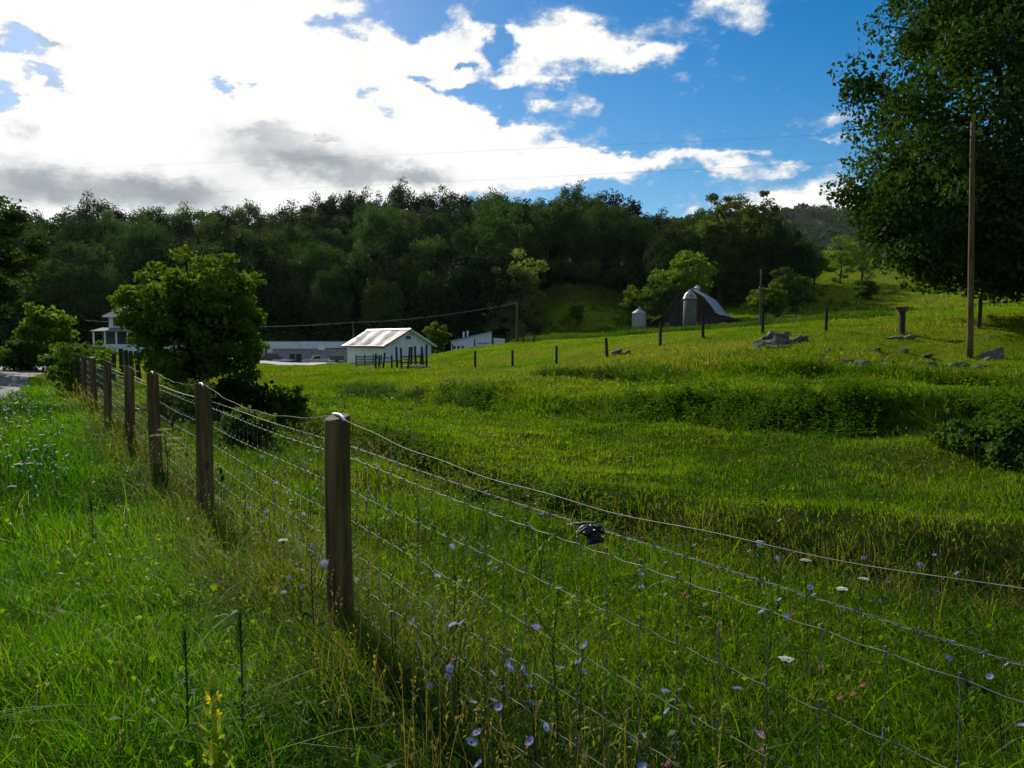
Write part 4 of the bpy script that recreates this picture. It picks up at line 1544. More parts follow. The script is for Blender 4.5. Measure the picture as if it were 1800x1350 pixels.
x, y = XY(1123, 131)
gb = thing('grain_bin', 'white metal grain bin on legs left of the barn', 'grain bin', (x, y, H(x, y)))
gr_ = hpx(12, 131)
z0, z1 = EYE + (600 - 573) / FPX * 131 - gb.location.z, EYE + (600 - 551) / FPX * 131 - gb.location.z
cyl = MB()
prf = []
nrib = 22
for i in range(nrib * 2 + 1):
    prf.append((gr_ + (.012 if i % 2 else -.012), z0 + (z1 - z0) * i / (nrib * 2)))
cyl.lathe(prf, 28).build('shell', M['galv'], gb, True)
MB().lathe([(gr_ + .06, z1 + .001), (gr_ + .06, z1 + .05), (.25, z1 + .68), (.25, z1 + .8), (.06, z1 + .84)], 20).build('cone_roof', M['galv'], gb)
MB().tube([(.25, 0, z1 + .8), (.3, 0, z1 + 1.1), (.05, 0, z1 + 1.15), (-.1, 0, z1 + .84)], .035, 6).build('lid_handle', M['galv'], gb)
MB().lathe([(.22, z0 - .9), (gr_ - .03, z0 - .001)], 20).build('hopper', M['galv'], gb)
for k in range(6):
    a = k * math.pi / 3 + .3
    MB().tube([(math.cos(a) * gr_ * 1.03, math.sin(a) * gr_ * 1.03, -.3), (math.cos(a) * gr_ * 1.03, math.sin(a) * gr_ * 1.03, z1 - .1)], .055, 6).build('leg', M['galv'], gb)
ld = MB()
for s in (-.2, .2):
    ld.tube([(gr_ * .6 + s, -gr_ * .9, -.2), (gr_ * .6 + s, -gr_ * .9, z1)], .025, 5)
for i in range(10):
    z = .2 + i * .35
    if z < z1:
        ld.tube([(gr_ * .6 - .2, -gr_ * .9, z), (gr_ * .6 + .2, -gr_ * .9, z)], .02, 5)
ld.build('ladder', M['galv'], gb)

# ------------------------------------------------------------------ farmhouse
x, y = XY(192, 112)
hs_ = thing('farmhouse', 'white two-storey farmhouse with porch, half hidden behind the round tree', 'house', (x, y, H(x, y) - .2), R(-4))
zb = hs_.location.z


def zpx(py, Y=112):
    return EYE + (600 - py) / FPX * Y - zb


hw, hd = 11.0, 8.0
MB().box((0, 0, -.5), (hw, hd, zpx(556))).build('wall', M['cream'], hs_)
ez_, rz2 = zpx(555), zpx(526)
roof = MB()
o_ = .55
roof.add([(-o_, -o_, ez_), (hw + o_, -o_, ez_), (hw + o_, hd + o_, ez_), (-o_, hd + o_, ez_), (2.0, hd / 2, rz2), (hw - 2, hd / 2, rz2)],
         [(0, 1, 5, 4), (1, 2, 5), (2, 3, 4, 5), (3, 0, 4), (3, 2, 1, 0)])
roof.build('roof', M['shingle'], hs_)
MB().box((-o_ - .02, -o_ - .05, ez_ - .22), (hw + o_, -o_ + .02, ez_ - .005)).build('eave_board', M['soffit'], hs_)
MB().box((-o_ - .05, -o_ + .03, ez_ - .2), (-o_ + .02, hd + o_, ez_ - .005)).build('eave_board', M['soffit'], hs_)
for wx in (1.05, 4.6, 8.0):
    w = MB().box((wx, -.06, zpx(573)), (wx + 1.0, -.003, zpx(558.5))).build('window', M['glass'], hs_)
    MB().box((wx - .1, -.10, zpx(573.8)), (wx + 1.1, -.062, zpx(573.05))).build('sill', M['soffit'], w)
    MB().box((wx - .004, -.085, zpx(565.7)), (wx + 1.0, -.061, zpx(565.1))).build('sash_bar', M['soffit'], w)
    for s in (wx - .38, wx + 1.02):
        MB().box((s, -.05, zpx(573)), (s + .36, -.002, zpx(558.5))).build('shutter', M['darkdoor'], hs_)
pd = 2.6
pt_ = zpx(576)
MB().add([(-1.0, -pd - .3, zpx(582)), (hw + .4, -pd - .3, zpx(582)), (hw + .4, -.01, pt_), (-1.0, -.01, pt_), (-1.0, -pd - .3, zpx(583.4)), (hw + .4, -pd - .3, zpx(583.4)), (hw + .4, -.01, zpx(578)), (-1.0, -.01, zpx(578))],
         [(0, 1, 2, 3), (7, 6, 5, 4), (0, 4, 5, 1), (1, 5, 6, 2), (3, 7, 4, 0)]).build('porch_roof', M['shingle'], hs_)
MB().box((-.8, -pd, -.5), (hw, -pd + .12, zpx(605))).build('porch_knee_wall', M['cream'], hs_)
for i in range(8):
    xx = -.8 + i * 1.62
    MB().box((xx, -pd - .01, zpx(605) + .002), (xx + .2, -pd + .15, zpx(583.4))).build('porch_post', M['soffit'], hs_)
MB().box((-.75, -.35, zpx(605)), (hw, -.02, zpx(584))).build('porch_shade_sheet', M['darkdoor'], hs_)  # dark sheet standing in for the shade inside the porch openings
MB().box((hw * .6, hd * .45, rz2 - .6), (hw * .6 + .7, hd * .45 + .7, rz2 + .7)).build('chimney', M['rust'], hs_)

# ------------------------------------------------------------------ stones
def rock_mesh(seed, flat=.65):
    rng = np.random.default_rng(seed)
    bm = bmesh.new()
    bmesh.ops.create_icosphere(bm, subdivisions=3, radius=1)
    bmesh.ops.transform(bm, matrix=Matrix.Rotation(seed, 3, 'X'), verts=bm.verts)
    pl = rng.normal(size=(13, 3))
    pl /= np.linalg.norm(pl, axis=1)[:, None]
    ds = rng.uniform(.36, .72, 13)
    for v in bm.verts:
        c = np.array(v.co)
        for n_, d_ in zip(pl, ds):
            q = c @ n_
            if q > d_:
                c = c - n_ * (q - d_)
        c = c * (1 + .05 * math.sin(c[0] * 7 + seed) * math.sin(c[1] * 6 + c[2] * 5))
        v.co = Vector((c[0] * 1.2, c[1], c[2] * flat))
    m = bpy.data.meshes.new('stone')
    bm.to_mesh(m)
    bm.free()
    m.materials.append(M['rock'])
    return m


RM = [rock_mesh(s, f) for s, f in ((1, .7), (2, .55), (3, .8), (4, .5), (5, .65), (6, .6))]


def stone(px, Y, s, k, label, group=None, dz=0.0, rz=None, tilt=None):
    x, y = XY(px, Y)
    s = s * .78
    dz = dz * .6
    o = bpy.data.objects.new('field_stone' if s < .6 else 'boulder', RM[k % 6])
    COL.objects.link(o)
    o.location = (x, y, H(x, y) + s * .06 + dz)
    o.scale = (s, s * random.uniform(.8, 1.1), s * random.uniform(.85, 1.1))
    o.rotation_euler = ((tilt if tilt is not None else random.uniform(-.3, .3)), random.uniform(-.3, .3), rz if rz is not None else random.uniform(0, 6))
    return tag(o, label, 'stone' if s < .6 else 'boulder', group)


stone(1745, 30.5, .85, 0, 'large pale boulder at the foot of the tall utility pole')
stone(1084, 44.2, .52, 2, 'dark boulder leaning against a leaning pasture post', None, .2)
stone(1101, 43.9, .55, 1, 'grey boulder right of the dark one by the pasture post', None, .15)
stone(1598, 34.5, .42, 4, 'whitish stone below the red topped post')
stone(1572, 34.8, .5, 3, 'flat dark stone left of the whitish one under the red topped post')
stone(718, 26, .14, 5, 'small pinkish stone alone in the low meadow')
PG = 'stones of the rock pile by the pasture fence'
for (px, Y, s, dz) in [(1335, 34, .55, 0), (1352, 34.4, .5, .1), (1370, 34, .62, .15), (1388, 34.6, .5, .05), (1362, 35, .6, .45), (1380, 35.2, .5, .4), (1344, 35, .4, .3), (1402, 35, .4, .1), (1412, 35.2, .35, .1), (1326, 33.4, .3, 0), (1356, 33.3, .45, -.05), (1376, 33.2, .5, .0)]:
    stone(px, Y, s, random.randrange(6), 'grey stone of the rock pile beside the pasture fence posts', PG, dz)
SG = 'stones strewn along the terrace edge'
for (px, Y, s) in [(1455, 31, .3), (1490, 27, .28), (1512, 26.4, .42), (1550, 26.2, .38), (1576, 27.2, .45), (1612, 27.4, .5), (1640, 28.5, .45), (1672, 28.8, .42), (1690, 29.5, .4), (1628, 31.5, .42),
                   (1590, 32, .3), (1540, 31, .28), (1660, 26.0, .5), (1720, 29, .38), (1455, 25.6, .22), (1385, 26, .24), (1250, 37, .2), (1168, 40, .25), (1015, 36, .3), (990, 35, .22), (1560, 29, .25), (1478, 29.5, .2)]:
    stone(px, Y, s, random.randrange(6), 'grey field stone strewn along the grassy terrace edge', SG)

# ------------------------------------------------------------------ grass and weeds (real blades)
def sample_wedge(rng, n, r0, r1, a0, a1, power):
    """radii with density per area ~ r**-power"""
    u = rng.uniform(0, 1, n)
    e = 2 - power
    r = (r0 ** e + u * (r1 ** e - r0 ** e)) ** (1 / e)
    a = rng.uniform(a0, a1, n)
    return r * np.sin(a), r * np.cos(a), r


GREEN = np.array([(.008, .028, .002), (.026, .074, .003), (.063, .138, .003), (.118, .200, .004), (.165, .232, .007)])
TAN = np.array([(.085, .070, .032), (.14, .115, .055), (.21, .18, .095)])


def ramp_np(table, t):
    t = np.clip(t, 0, .9999) * (len(table) - 1)
    i = t.astype(int)
    f = (t - i)[:, None]
    return table[i] * (1 - f) + table[i + 1] * f


class Blades:
    def __init__(self):
        self.v, self.f, self.c, self.n = [], [], [], 0

    def strips(self, p0, az_, lean, hh, ww, bd, col, sg, rng, taper=1.8):
        n = len(p0)
        if n == 0:
            return p0
        d = np.stack([np.cos(az_), np.sin(az_), np.zeros(n)], 1)
        w_ = az_ + rng.uniform(-1.1, 1.1, n)
        side = np.stack([-np.sin(w_), np.cos(w_), np.zeros(n)], 1)
        vs = np.empty((n, (sg + 1) * 2, 3))
        for i in range(sg + 1):
            t = i / sg
            out = (lean * t + bd * t ** 2.3) * hh
            z = hh * t * (1 - np.clip(.38 * bd, 0, .62) * t ** 2)
            p = p0 + d * out[:, None]
            p[:, 2] += z
            hw_ = (ww * .5 * (1 - t ** taper) + ww * .03)[:, None]
            vs[:, 2 * i] = p - side * hw_
            vs[:, 2 * i + 1] = p + side * hw_
        base = self.n + np.arange(n)[:, None] * ((sg + 1) * 2)
        fs = np.concatenate([base + np.array([[2 * i, 2 * i + 1, 2 * i + 3, 2 * i + 2]]) for i in range(sg)], 1).reshape(-1, 4)
        self.v.append(vs.reshape(-1, 3))
        self.f.append(fs)
        self.c.append(np.repeat(col, sg, 0))
        self.n += n * (sg + 1) * 2
        return p

    def leaves(self, p, d, L, asp, col):
        n = len(p)
        if n == 0:
            return
        sd2 = np.cross(d, np.array([0, 0, 1.0]))
        sd2 /= np.linalg.norm(sd2, axis=1)[:, None] + 1e-9
        up = np.array([[0, 0, 1.0]])
        L = L[:, None]
        vs = np.stack([p, p + d * L * .45 + sd2 * L * asp * .5 + up * L * .05, p + d * L - up * L * .2, p + d * L * .45 - sd2 * L * asp * .5 + up * L * .05], 1)
        self.v.append(vs.reshape(-1, 3))
        self.f.append(self.n + np.arange(4 * n).reshape(-1, 4))
        self.c.append(col)
        self.n += 4 * n

    def build(self, name, label, cat, mat):
        m = mesh_np(name, np.concatenate(self.v), np.concatenate(self.f))
        a = m.attributes.new('col', 'FLOAT_COLOR', 'FACE')
        c = np.concatenate(self.c)
        a.data.foreach_set('color', np.concatenate([c, np.ones((len(c), 1))], 1).astype(np.float32).ravel())
        return tag(obj(name, m, mat), label, cat, kind='stuff')


def zones(xs, ys):
    s = fence_s(xs, ys)
    dd = (ys - np.interp(xs, DX, DY)) * .72
    d1 = (ys - np.interp(xs, B1X, B1Y)) * .75
    d2 = (ys - np.interp(xs, B2X, B2Y)) * .8
    return s, dd, d1, d2


rng = np.random.default_rng(99)
G = Blades()
# tufts: count, radii, density fall-off, blades per tuft, blade segments
for (ntuft, r0, r1, pw_, per, segs) in ((11500, 1.0, 6.5, .6, 14, 3), (29000, 6.5, 32, 1.3, 6, 2), (16000, 13, 48, 1.0, 5, 1), (25000, 32, 125, 1.3, 5, 1), (8000, 120, 270, .6, 3, 1)):
    xs, ys, rs = sample_wedge(rng, ntuft, r0, r1, R(-40), R(40), pw_)
    keep = road_d(xs, ys) > 2.85
    pxs = 900 + FPX * xs / ys
    keep &= ~((ys > 106) & (ys < 126) & (pxs > 600) & (pxs < 770))
    keep &= ~((ys > 108) & (pxs > 440) & (pxs < 612))
    if r0 > 100:
        keep &= (pxs > 925) & (pxs < 1820) & ~((pxs < 1150) & (ys > 212)) & ~((pxs > 1140) & (pxs < 1400) & (ys > 172))
    keep &= ~((rs < 1.5) & (np.abs(xs) < .4))
    xs, ys, rs = xs[keep], ys[keep], rs[keep]
    n = len(xs)
    s, dd, d1, d2 = zones(xs, ys)
    n1, n2, n3 = fbm(xs * .45, ys * .45, 21, 3), fbm(xs * 1.4, ys * 1.4, 31, 2), fbm(xs * .13, ys * .13, 51, 3)
    n4 = fbm(xs * 3.2, ys * 3.2, 33, 2)
    tint = .50 + (n1 - .5) * 1.0 + (n3 - .5) * .75 + (n4 - .5) * .45
    verge = s < -.35
    nearf = np.abs(s + .05) <= .40
    stripz = (s > .35) & (dd < -.8)
    ditch = np.abs(dd) <= .9
    bank = ((np.abs(d1) < .9) & (xs > -8)) | ((np.abs(d2) < .7) & (xs > 0))
    meadow = (dd > .9) & ~bank
    hmean = np.select([nearf, verge, stripz, ditch, bank, meadow], [.24, .17, .17, .19, .17, .095], .12) * (.65 + .8 * n2)
    hmean = np.where(meadow & (ys > 28), .09 + .08 * n1, hmean)
    bend = np.select([nearf, verge, stripz], [.8, .48, .55], .5) * rng.uniform(.5, 1.5, n)
    dry = np.select([nearf, ditch, stripz, meadow], [.08 + .22 * sstep(n2, .48, .68), .10 + .45 * sstep(n2, .50, .66), .03 + .16 * sstep(n1, .58, .72), .02 + .30 * sstep(n1, .58, .74)], .03)
    tanstrip = sstep(n3, .47, .60) * sstep(ys, 26, 32) * (1 - sstep(ys, 60, 85))
    tan2 = sstep(d2, .3, 1.2) * (1 - sstep(d2, 5, 9 )) * sstep(xs, -3, 2) * (.4 + .6 * sstep(n1, .38, .55))
    tan2 = np.maximum(tan2, sstep(ys, 44, 50) * (1 - sstep(ys, 66, 78)) * sstep(900 + FPX * xs / ys, 560, 620) * (1 - sstep(900 + FPX * xs / ys, 860, 960)) * .8)
    dry = np.where(meadow, np.maximum(dry, np.maximum(.55 * tanstrip, .6 * tan2)), dry)
    hmean = hmean * (1 + .5 * tan2)
    tint = tint + np.select([verge, nearf, ditch, bank, meadow], [.10, -.03, -.08, -.04, .19], 0.0)
    tint = np.where(meadow & (ys > 36), tint + .08, tint)
    if r0 > 100:
        pxs = 900 + FPX * xs / ys
        tint = tint - .30 + .25 * sstep(n1, .4, .7)
        hmean = rng.uniform(.3, .9, n)
        brow = sstep(ys, 172, 184) * (pxs < 1200)  # sunlit brow put into the blade colour: more tan, lighter tint
        dry = .12 + .5 * np.maximum(brow, sstep(n3, .45, .6) * (pxs > 1400))
        tint = tint + .25 * brow
    # blades
    k = per
    X = np.repeat(np.stack([xs, ys], 1), k, 0)
    rr_ = np.repeat(rs, k)
    sp = np.repeat(.05 + .055 * np.clip(rs / 5, .8, 14), k)
    a0 = rng.uniform(0, 6.283, n * k)
    X = X + np.stack([np.cos(a0), np.sin(a0)], 1) * (sp * np.sqrt(rng.uniform(0, 1, n * k)))[:, None]
    s_b = fence_s(X[:, 0], X[:, 1])
    p0 = np.concatenate([X, height(X[:, 0], X[:, 1])[:, None] - .012], 1)
    hh = np.repeat(hmean, k) * rng.uniform(.5, 1.45, n * k)
    ww = np.maximum(.0062, rr_ / 796 * .68) * rng.uniform(.7, 1.35, n * k)
    tb_ = np.repeat(tint, k) + rng.normal(0, .11, n * k)
    col = ramp_np(GREEN, tb_)
    lush = np.repeat(1 - sstep(s, -.9, .1), k)          # the mown verge is a purer green than the pasture
    col[:, 0] *= 1 - .28 * lush
    col[:, 1] *= 1 + .06 * lush
    isdry = rng.uniform(0, 1, n * k) < np.repeat(dry, k)
    col[isdry] = ramp_np(TAN, rng.uniform(0, 1, isdry.sum()))
    G.strips(p0, np.repeat(rng.uniform(0, 6.283, n), k) * .35 + a0 * .65, np.abs(rng.normal(0, .28, n * k)), hh, ww, np.repeat(bend, k) * rng.uniform(.3, 1.5, n * k), col, segs, rng)
    # seed stalks near the fence and in the rough grass
    if r0 < 10:
        prob = np.select([nearf, ditch, stripz, verge], [.26, .22, .05, .03], .02)
        kk = rng.uniform(0, 1, n) < prob
        q = np.stack([xs[kk], ys[kk], height(xs[kk], ys[kk]) - .01], 1)
        m_ = kk.sum()
        az_ = rng.uniform(0, 6.283, m_)
        hq = np.select([nearf[kk], ditch[kk]], [rng.uniform(.38, .72, m_), rng.uniform(.3, .55, m_)], rng.uniform(.26, .48, m_))
        wq = np.maximum(.0022, rs[kk] / 796 * .3)
        cq = ramp_np(TAN, rng.uniform(.2, 1, m_)) * .8
        tip = G.strips(q, az_, rng.uniform(.02, .22, m_), hq, wq, rng.uniform(.05, .45, m_), cq, 3, rng, 6)
        for j in range(6):
            pp = tip.copy()
            pp[:, 2] -= j * .016 * hq / .5
            dv = rng.normal(size=(m_, 3)) * .7
            dv[:, 2] = np.abs(dv[:, 2]) + .8
            dv /= np.linalg.norm(dv, axis=1)[:, None]
            G.leaves(pp, dv, rng.uniform(.018, .034, m_) * np.maximum(1, rs[kk] / 7), .28, ramp_np(TAN, rng.uniform(.1, 1, m_)))
    # broad leaves of clover, plantain, dock
    if r0 < 10:
        kk = rng.uniform(0, 1, n) < np.select([verge, stripz, nearf], [.07, .11, .08], .06)
        q = np.stack([xs[kk], ys[kk], height(xs[kk], ys[kk])], 1)
        m_ = kk.sum()
        for j in range(9):
            dv = rng.normal(size=(m_, 3))
            dv[:, 2] = np.abs(dv[:, 2]) * .8 + .55
            dv /= np.linalg.norm(dv, axis=1)[:, None]
            pp = q + rng.normal(size=(m_, 3)) * .05
            pp[:, 2] = q[:, 2] + rng.uniform(.03, .22, m_)
            G.leaves(pp, dv, rng.uniform(.025, .065, m_) * np.maximum(1, rs[kk] / 12), rng.choice([.3, .45, .7]), ramp_np(GREEN, tint[kk] + rng.normal(0, .15, m_) - .05))
# long bowed blades and dry straw lying in the verge grass
for (n, dr, lo, hi, w_) in ((900, False, .28, .60, .0075), (600, True, .25, .55, .004)):
    xs, ys, rs = sample_wedge(rng, n, 1.6, 9, R(-38), R(38), 1.0)
    q = np.stack([xs, ys, height(xs, ys) - .01], 1)
    m_ = len(xs)
    G.strips(q, rng.uniform(0, 6.283, m_), rng.uniform(.1, .5, m_), rng.uniform(lo, hi, m_), np.full(m_, w_) * rng.uniform(.6, 1.3, m_), rng.uniform(.2, 1.3, m_),
             ramp_np(TAN, rng.uniform(.3, 1, m_)) if dr else ramp_np(GREEN, rng.uniform(.35, .95, m_)), 5, rng)
G.build('meadow_grass', 'green meadow grass covering the verge, the ditch and the pasture', 'grass', M['grass'])

# tall weeds on the terrace banks and along the top of the pasture
Wd = Blades()
wx, wy = [], []
for (bx, by, n_, wdt) in ((B1X, B1Y, 1250, .75), (B2X, B2Y, 330, .5)):
    x_ = rng.uniform(-7 if by is B1Y else 1, 17, n_)
    y_ = np.interp(x_, bx, by) + rng.normal(-.25, wdt, n_)
    k = fbm(x_ * .5, y_ * .5, 61, 2) > .49
    wx.append(x_[k])
    wy.append(y_[k])
x_ = rng.uniform(-12, 8, 420)
y_ = np.interp(x_, DX, DY) + rng.normal(.6, .5, 420)
k = fbm(x_ * .6, y_ * .6, 63, 2) > .5
wx.append(x_[k])
wy.append(y_[k])
p_ = rng.uniform(905, 1560, 1100)
Y_ = np.interp(p_, [905, 960, 1150, 1300, 1560], [110, 118, 112, 98, 84]) + rng.normal(0, 2.2, 1100)
wx.append((p_ - 900) / FPX * Y_)
wy.append(Y_)
p_ = rng.uniform(955, 1175, 1300)  # rough hill brush, thickened so its dark leaves stand in for shade
Y_ = rng.uniform(138, 205, 1300)
k = fbm(p_ * .02, Y_ * .09, 65, 2) > .46
wx.append((p_[k] - 900) / FPX * Y_[k])
wy.append(Y_[k])
p_ = rng.uniform(1400, 1600, 420)
Y_ = rng.uniform(125, 230, 420)
k = fbm(p_ * .012, Y_ * .06, 67, 2) > .52
wx.append((p_[k] - 900) / FPX * Y_[k])
wy.append(Y_[k])
wx, wy = np.concatenate(wx), np.concatenate(wy)
far_ = wy > 60
n = len(wx)
tn_ = np.where(far_, .46, .40) + (fbm(wx * .3, wy * .3, 71, 2) - .5) * .6
zz = height(wx, wy)
for st_ in range(4):
    hh = np.where(far_, rng.uniform(.35, .85, n), rng.uniform(.16, .46, n))
    b0 = np.stack([wx, wy, zz], 1)
    b0[:, :2] += rng.normal(size=(n, 2)) * np.where(far_, .5, .16)[:, None]
    nl = 10
    for j in range(nl):
        t = (j + .5) / nl
        pp = b0.copy()
        pp[:, 2] += hh * t
        pp[:, :2] += rng.normal(size=(n, 2)) * .02
        a = j * 2.4 + rng.uniform(0, 6.28, n)
        dv = np.stack([np.cos(a), np.sin(a), rng.uniform(.1, .9, n)], 1)
        dv /= np.linalg.norm(dv, axis=1)[:, None]
        Wd.leaves(pp, dv, np.where(far_, .34, .13) * rng.uniform(.6, 1.3, n) * (1.2 - .5 * t), .42, ramp_np(GREEN, tn_ + rng.normal(0, .1, n)))
Wd.build('bank_weeds', 'dense dark weeds on the terrace banks and along the top of the pasture', 'weeds', M['weed'])

# ------------------------------------------------------------------ flowers
def disc_flower(r, petals, name, mat, cup=.25):
    V, F = [], []
    for k in range(petals):
        a = 2 * math.pi * k / petals
        d = np.array([math.cos(a), math.sin(a), 0])
        sd2 = np.array([-math.sin(a), math.cos(a), 0])
        w = r * 2.6 / petals
        c = len(V)
        V += [d * r * .1, d * r * .6 + sd2 * w * .5 + np.array([0, 0, r * cup * .5]), d * r + np.array([0, 0, r * cup]), d * r * .6 - sd2 * w * .5 + np.array([0, 0, r * cup * .5])]
        F.append((c, c + 1, c + 2, c + 3))
    m = mesh_np(name, np.array(V), np.array(F))
    m.materials.append(M[mat])
    return m


CF = disc_flower(.020, 14, 'flower', 'chicory')
CHI = []
for v in range(4):
    r_ = random.Random(500 + v)
    hh = .52 + .08 * v
    t = MB()
    heads = []
    main = [(0, 0, -.03), (.01, .008, hh * .35), (.025, -.01, hh * .7), (.015, .01, hh)]
    t.tube(main, [.0032, .0028, .0022, .0014], 5)
    heads.append((.015, .01, hh + .006))
    for b in range(4):
        z = hh * (.35 + .13 * b)
        a = r_.uniform(0, 6.28)
        L = hh * r_.uniform(.22, .38)
        e = (math.cos(a) * L * .6, math.sin(a) * L * .6, z + L)
        t.tube([(.02, 0, z), (e[0] * .5, e[1] * .5, z + L * .4), e], [.002, .0016, .001], 4)
        if b < 3:
            heads.append((e[0], e[1], e[2] + .004))
    for b in range(6):
        a = b * 2.4
        z = .03 + b * .04
        d = Vector((math.cos(a), math.sin(a), .5)).normalized()
        sd2 = Vector((-math.sin(a), math.cos(a), 0))
        p0 = Vector((.01, 0, z))
        t.add([p0, p0 + d * .05 + sd2 * .012, p0 + d * .12 - Vector((0, 0, .02)), p0 + d * .05 - sd2 * .012], [(0, 1, 2, 3)])
    CHI.append((t.mesh('stem'), heads, hh))


def ground_hit(px, py, up):
    """point where a view direction comes down to 'up' above the ground"""
    d = ray(px, py)
    lo, prev = 1.0, None
    Y = 1.2
    while Y < 90:
        z = EYE + d[2] * Y / d[1]
        x = d[0] * Y / d[1]
        if z < H(x, Y) + up:
            return x, Y
        Y += .04 + Y * .006
    return None


M['chicory_pale'] = leaf_mat('pale_chicory_petals', (.50, .52, .68), (.60, .62, .76), (.70, .71, .80), .35, 6, .6, .2, (1, 1, 1.05))
CF2 = disc_flower(.024, 14, 'flower', 'chicory_pale')


def plant_chicory(x, y, k, s, label, group, head=None):
    sm, heads, hh = CHI[k % 4]
    t = thing('chicory_plant', label, 'flower', (x, y, H(x, y)), random.uniform(0, 6.28), group)
    t.scale = (s, s, s)
    obj('stem', sm, M['stem'], t)
    for (hx, hy, hz) in heads:
        if random.random() < .18:
            continue
        f = obj('flower', head or CF, None, t, (hx, hy, hz))
        f.rotation_euler = (random.uniform(-.9, .9), random.uniform(-.9, .9), random.uniform(0, 6))
        f.scale = [random.uniform(.8, 1.25)] * 3
    return t


CG = 'chicory growing behind the wire fence'
for i, (px, py) in enumerate([(893, 1120), (880, 1172), (938, 1190), (805, 1210), (868, 1238), (955, 1283), (1015, 1183), (978, 1158), (740, 1130), (697, 1065), (800, 1018),
                              (790, 1172), (1163, 1262), (1162, 1293), (1295, 1308), (1367, 988), (1353, 1042), (1418, 1053), (1768, 1243), (850, 927), (847, 970), (950, 935), (682, 850),
                              (665, 873), (738, 885), (930, 880), (1520, 1028), (640, 868), (700, 882), (1210, 965), (540, 880), (545, 905), (520, 850), (470, 905), (440, 900), (500, 800), (530, 980),
                              (555, 1000), (480, 830), (460, 870), (1700, 1100), (1330, 975), (1640, 1020), (1160, 1010), (600, 790), (560, 820), (1090, 905), (430, 880)]):
    g_ = ground_hit(px, py, .50)
    if g_:
        plant_chicory(g_[0], g_[1], i, random.uniform(.82, 1.05), 'blue flowering chicory plant in the grass behind the wire fence', CG)
VG = 'chicory along the road verge'
k = 0
while k < 80:
    x, y, _ = sample_wedge(rng, 1, 9, 30, R(-34), R(-27), 1.0)
    x, y = float(x[0]), float(y[0])
    if fence_s(x, y) < -1.0 and float(road_d([x], [y])[0]) > 2.9:
        plant_chicory(x, y, k, random.uniform(.6, .95), 'pale blue chicory plant on the road verge at left', VG, CF2)
        k += 1

# red clover, white umbels
t = MB()
for i in range(26):
    a, z = i * 2.4, .5 + .5 * math.sin(i * 1.1)
    u_ = i / 25
    ph_ = math.acos(1 - 2 * u_)
    d = Vector((math.sin(ph_) * math.cos(a), math.sin(ph_) * math.sin(a), math.cos(ph_)))
    sd2 = d.cross(Vector((0, 0, 1.01))).normalized()
    t.add([d * .003, d * .009 + sd2 * .003, d * .0155, d * .009 - sd2 * .003], [(0, 1, 2, 3)])
CLV = t.mesh('flower_head')
CLV.materials.append(M['clover'])
t = MB().tube([(0, 0, -.02), (.01, 0, .15), (.005, .005, .30)], [.002, .0016, .0012], 4)
for a in (0, 2.1, 4.2):
    d, sd2 = Vector((math.cos(a), math.sin(a), .3)), Vector((-math.sin(a), math.cos(a), 0))
    p0 = Vector((.008, 0, .2))
    t.add([p0, p0 + d * .014 + sd2 * .008, p0 + d * .03, p0 + d * .014 - sd2 * .008], [(0, 1, 2, 3)])
CLS = t.mesh('stem')
for i, (px, py) in enumerate([(1205, 1043), (1263, 1098), (1265, 1107), (1240, 1085), (1445, 1175), (1500, 1220), (1515, 1205), (1335, 1295), (1340, 1320), (1397, 1080), (1210, 1052), (1478, 1225), (1168, 1345), (25, 855), (60, 880), (45, 815)]):
    g_ = ground_hit(px, py, .31)
    o = thing('red_clover', 'pink red clover bloom in the grass' + (' behind the wire fence' if px > 600 else ' of the left verge'), 'flower', (g_[0], g_[1], H(*g_)), random.uniform(0, 6), 'red clover blooms' if px > 600 else 'red clover on the verge')
    obj('stem', CLS, M['stem'], o)
    obj('flower_head', CLV, None, o, (.005, .005, .305))
t = MB().tube([(0, 0, -.02), (.012, .004, .25), (.0, .01, .5)], [.003, .0024, .0018], 5)
hd_ = MB()
for i in range(15):
    a, r = i * 2.4, .034 * math.sqrt(i / 15)
    tip = Vector((r * math.cos(a), .01 + r * math.sin(a), .53 - r * .2))
    t.tube([(0, .01, .5), tip], [.0012, .0008], 4)
    for q in range(6):
        b = q * 1.05
        c = tip + Vector((math.cos(b) * .0055, math.sin(b) * .0055, .002))
        hd_.add([c + Vector((-.004, 0, 0)), c + Vector((0, -.004, .001)), c + Vector((.004, 0, 0)), c + Vector((0, .004, .001))], [(0, 1, 2, 3)])
LS, LH = t.mesh('stem'), hd_.mesh('umbel')
LH.materials.append(M['lace'])
for i, (px, py) in enumerate([(1383, 1146), (1335, 950), (1415, 995), (1483, 1043), (1517, 1015), (500, 940), (870, 770),
                              (60, 790), (30, 830), (80, 745), (20, 745), (100, 720), (20, 850), (45, 700), (70, 710), (90, 730), (15, 720), (55, 735), (35, 760), (75, 770), (110, 750), (12, 790), (50, 810), (95, 690), (545, 770), (1110, 815)]):
    g_ = ground_hit(px, py, .5)
    lab, gr2 = (('white umbel flower in the meadow on the pasture side of the fence', 'white umbels in the meadow') if fence_s(*g_) > 0 else ('white umbel flower on the road verge left of the fence', 'white umbels on the verge'))
    o = thing('wild_carrot', lab, 'flower', (g_[0], g_[1], H(*g_)), random.uniform(0, 6), gr2)
    s_ = random.uniform(.85, 1.1)
    o.scale = (s_, s_, s_)
    obj('stem', LS, M['stem'], o)
    obj('umbel', LH, None, o)

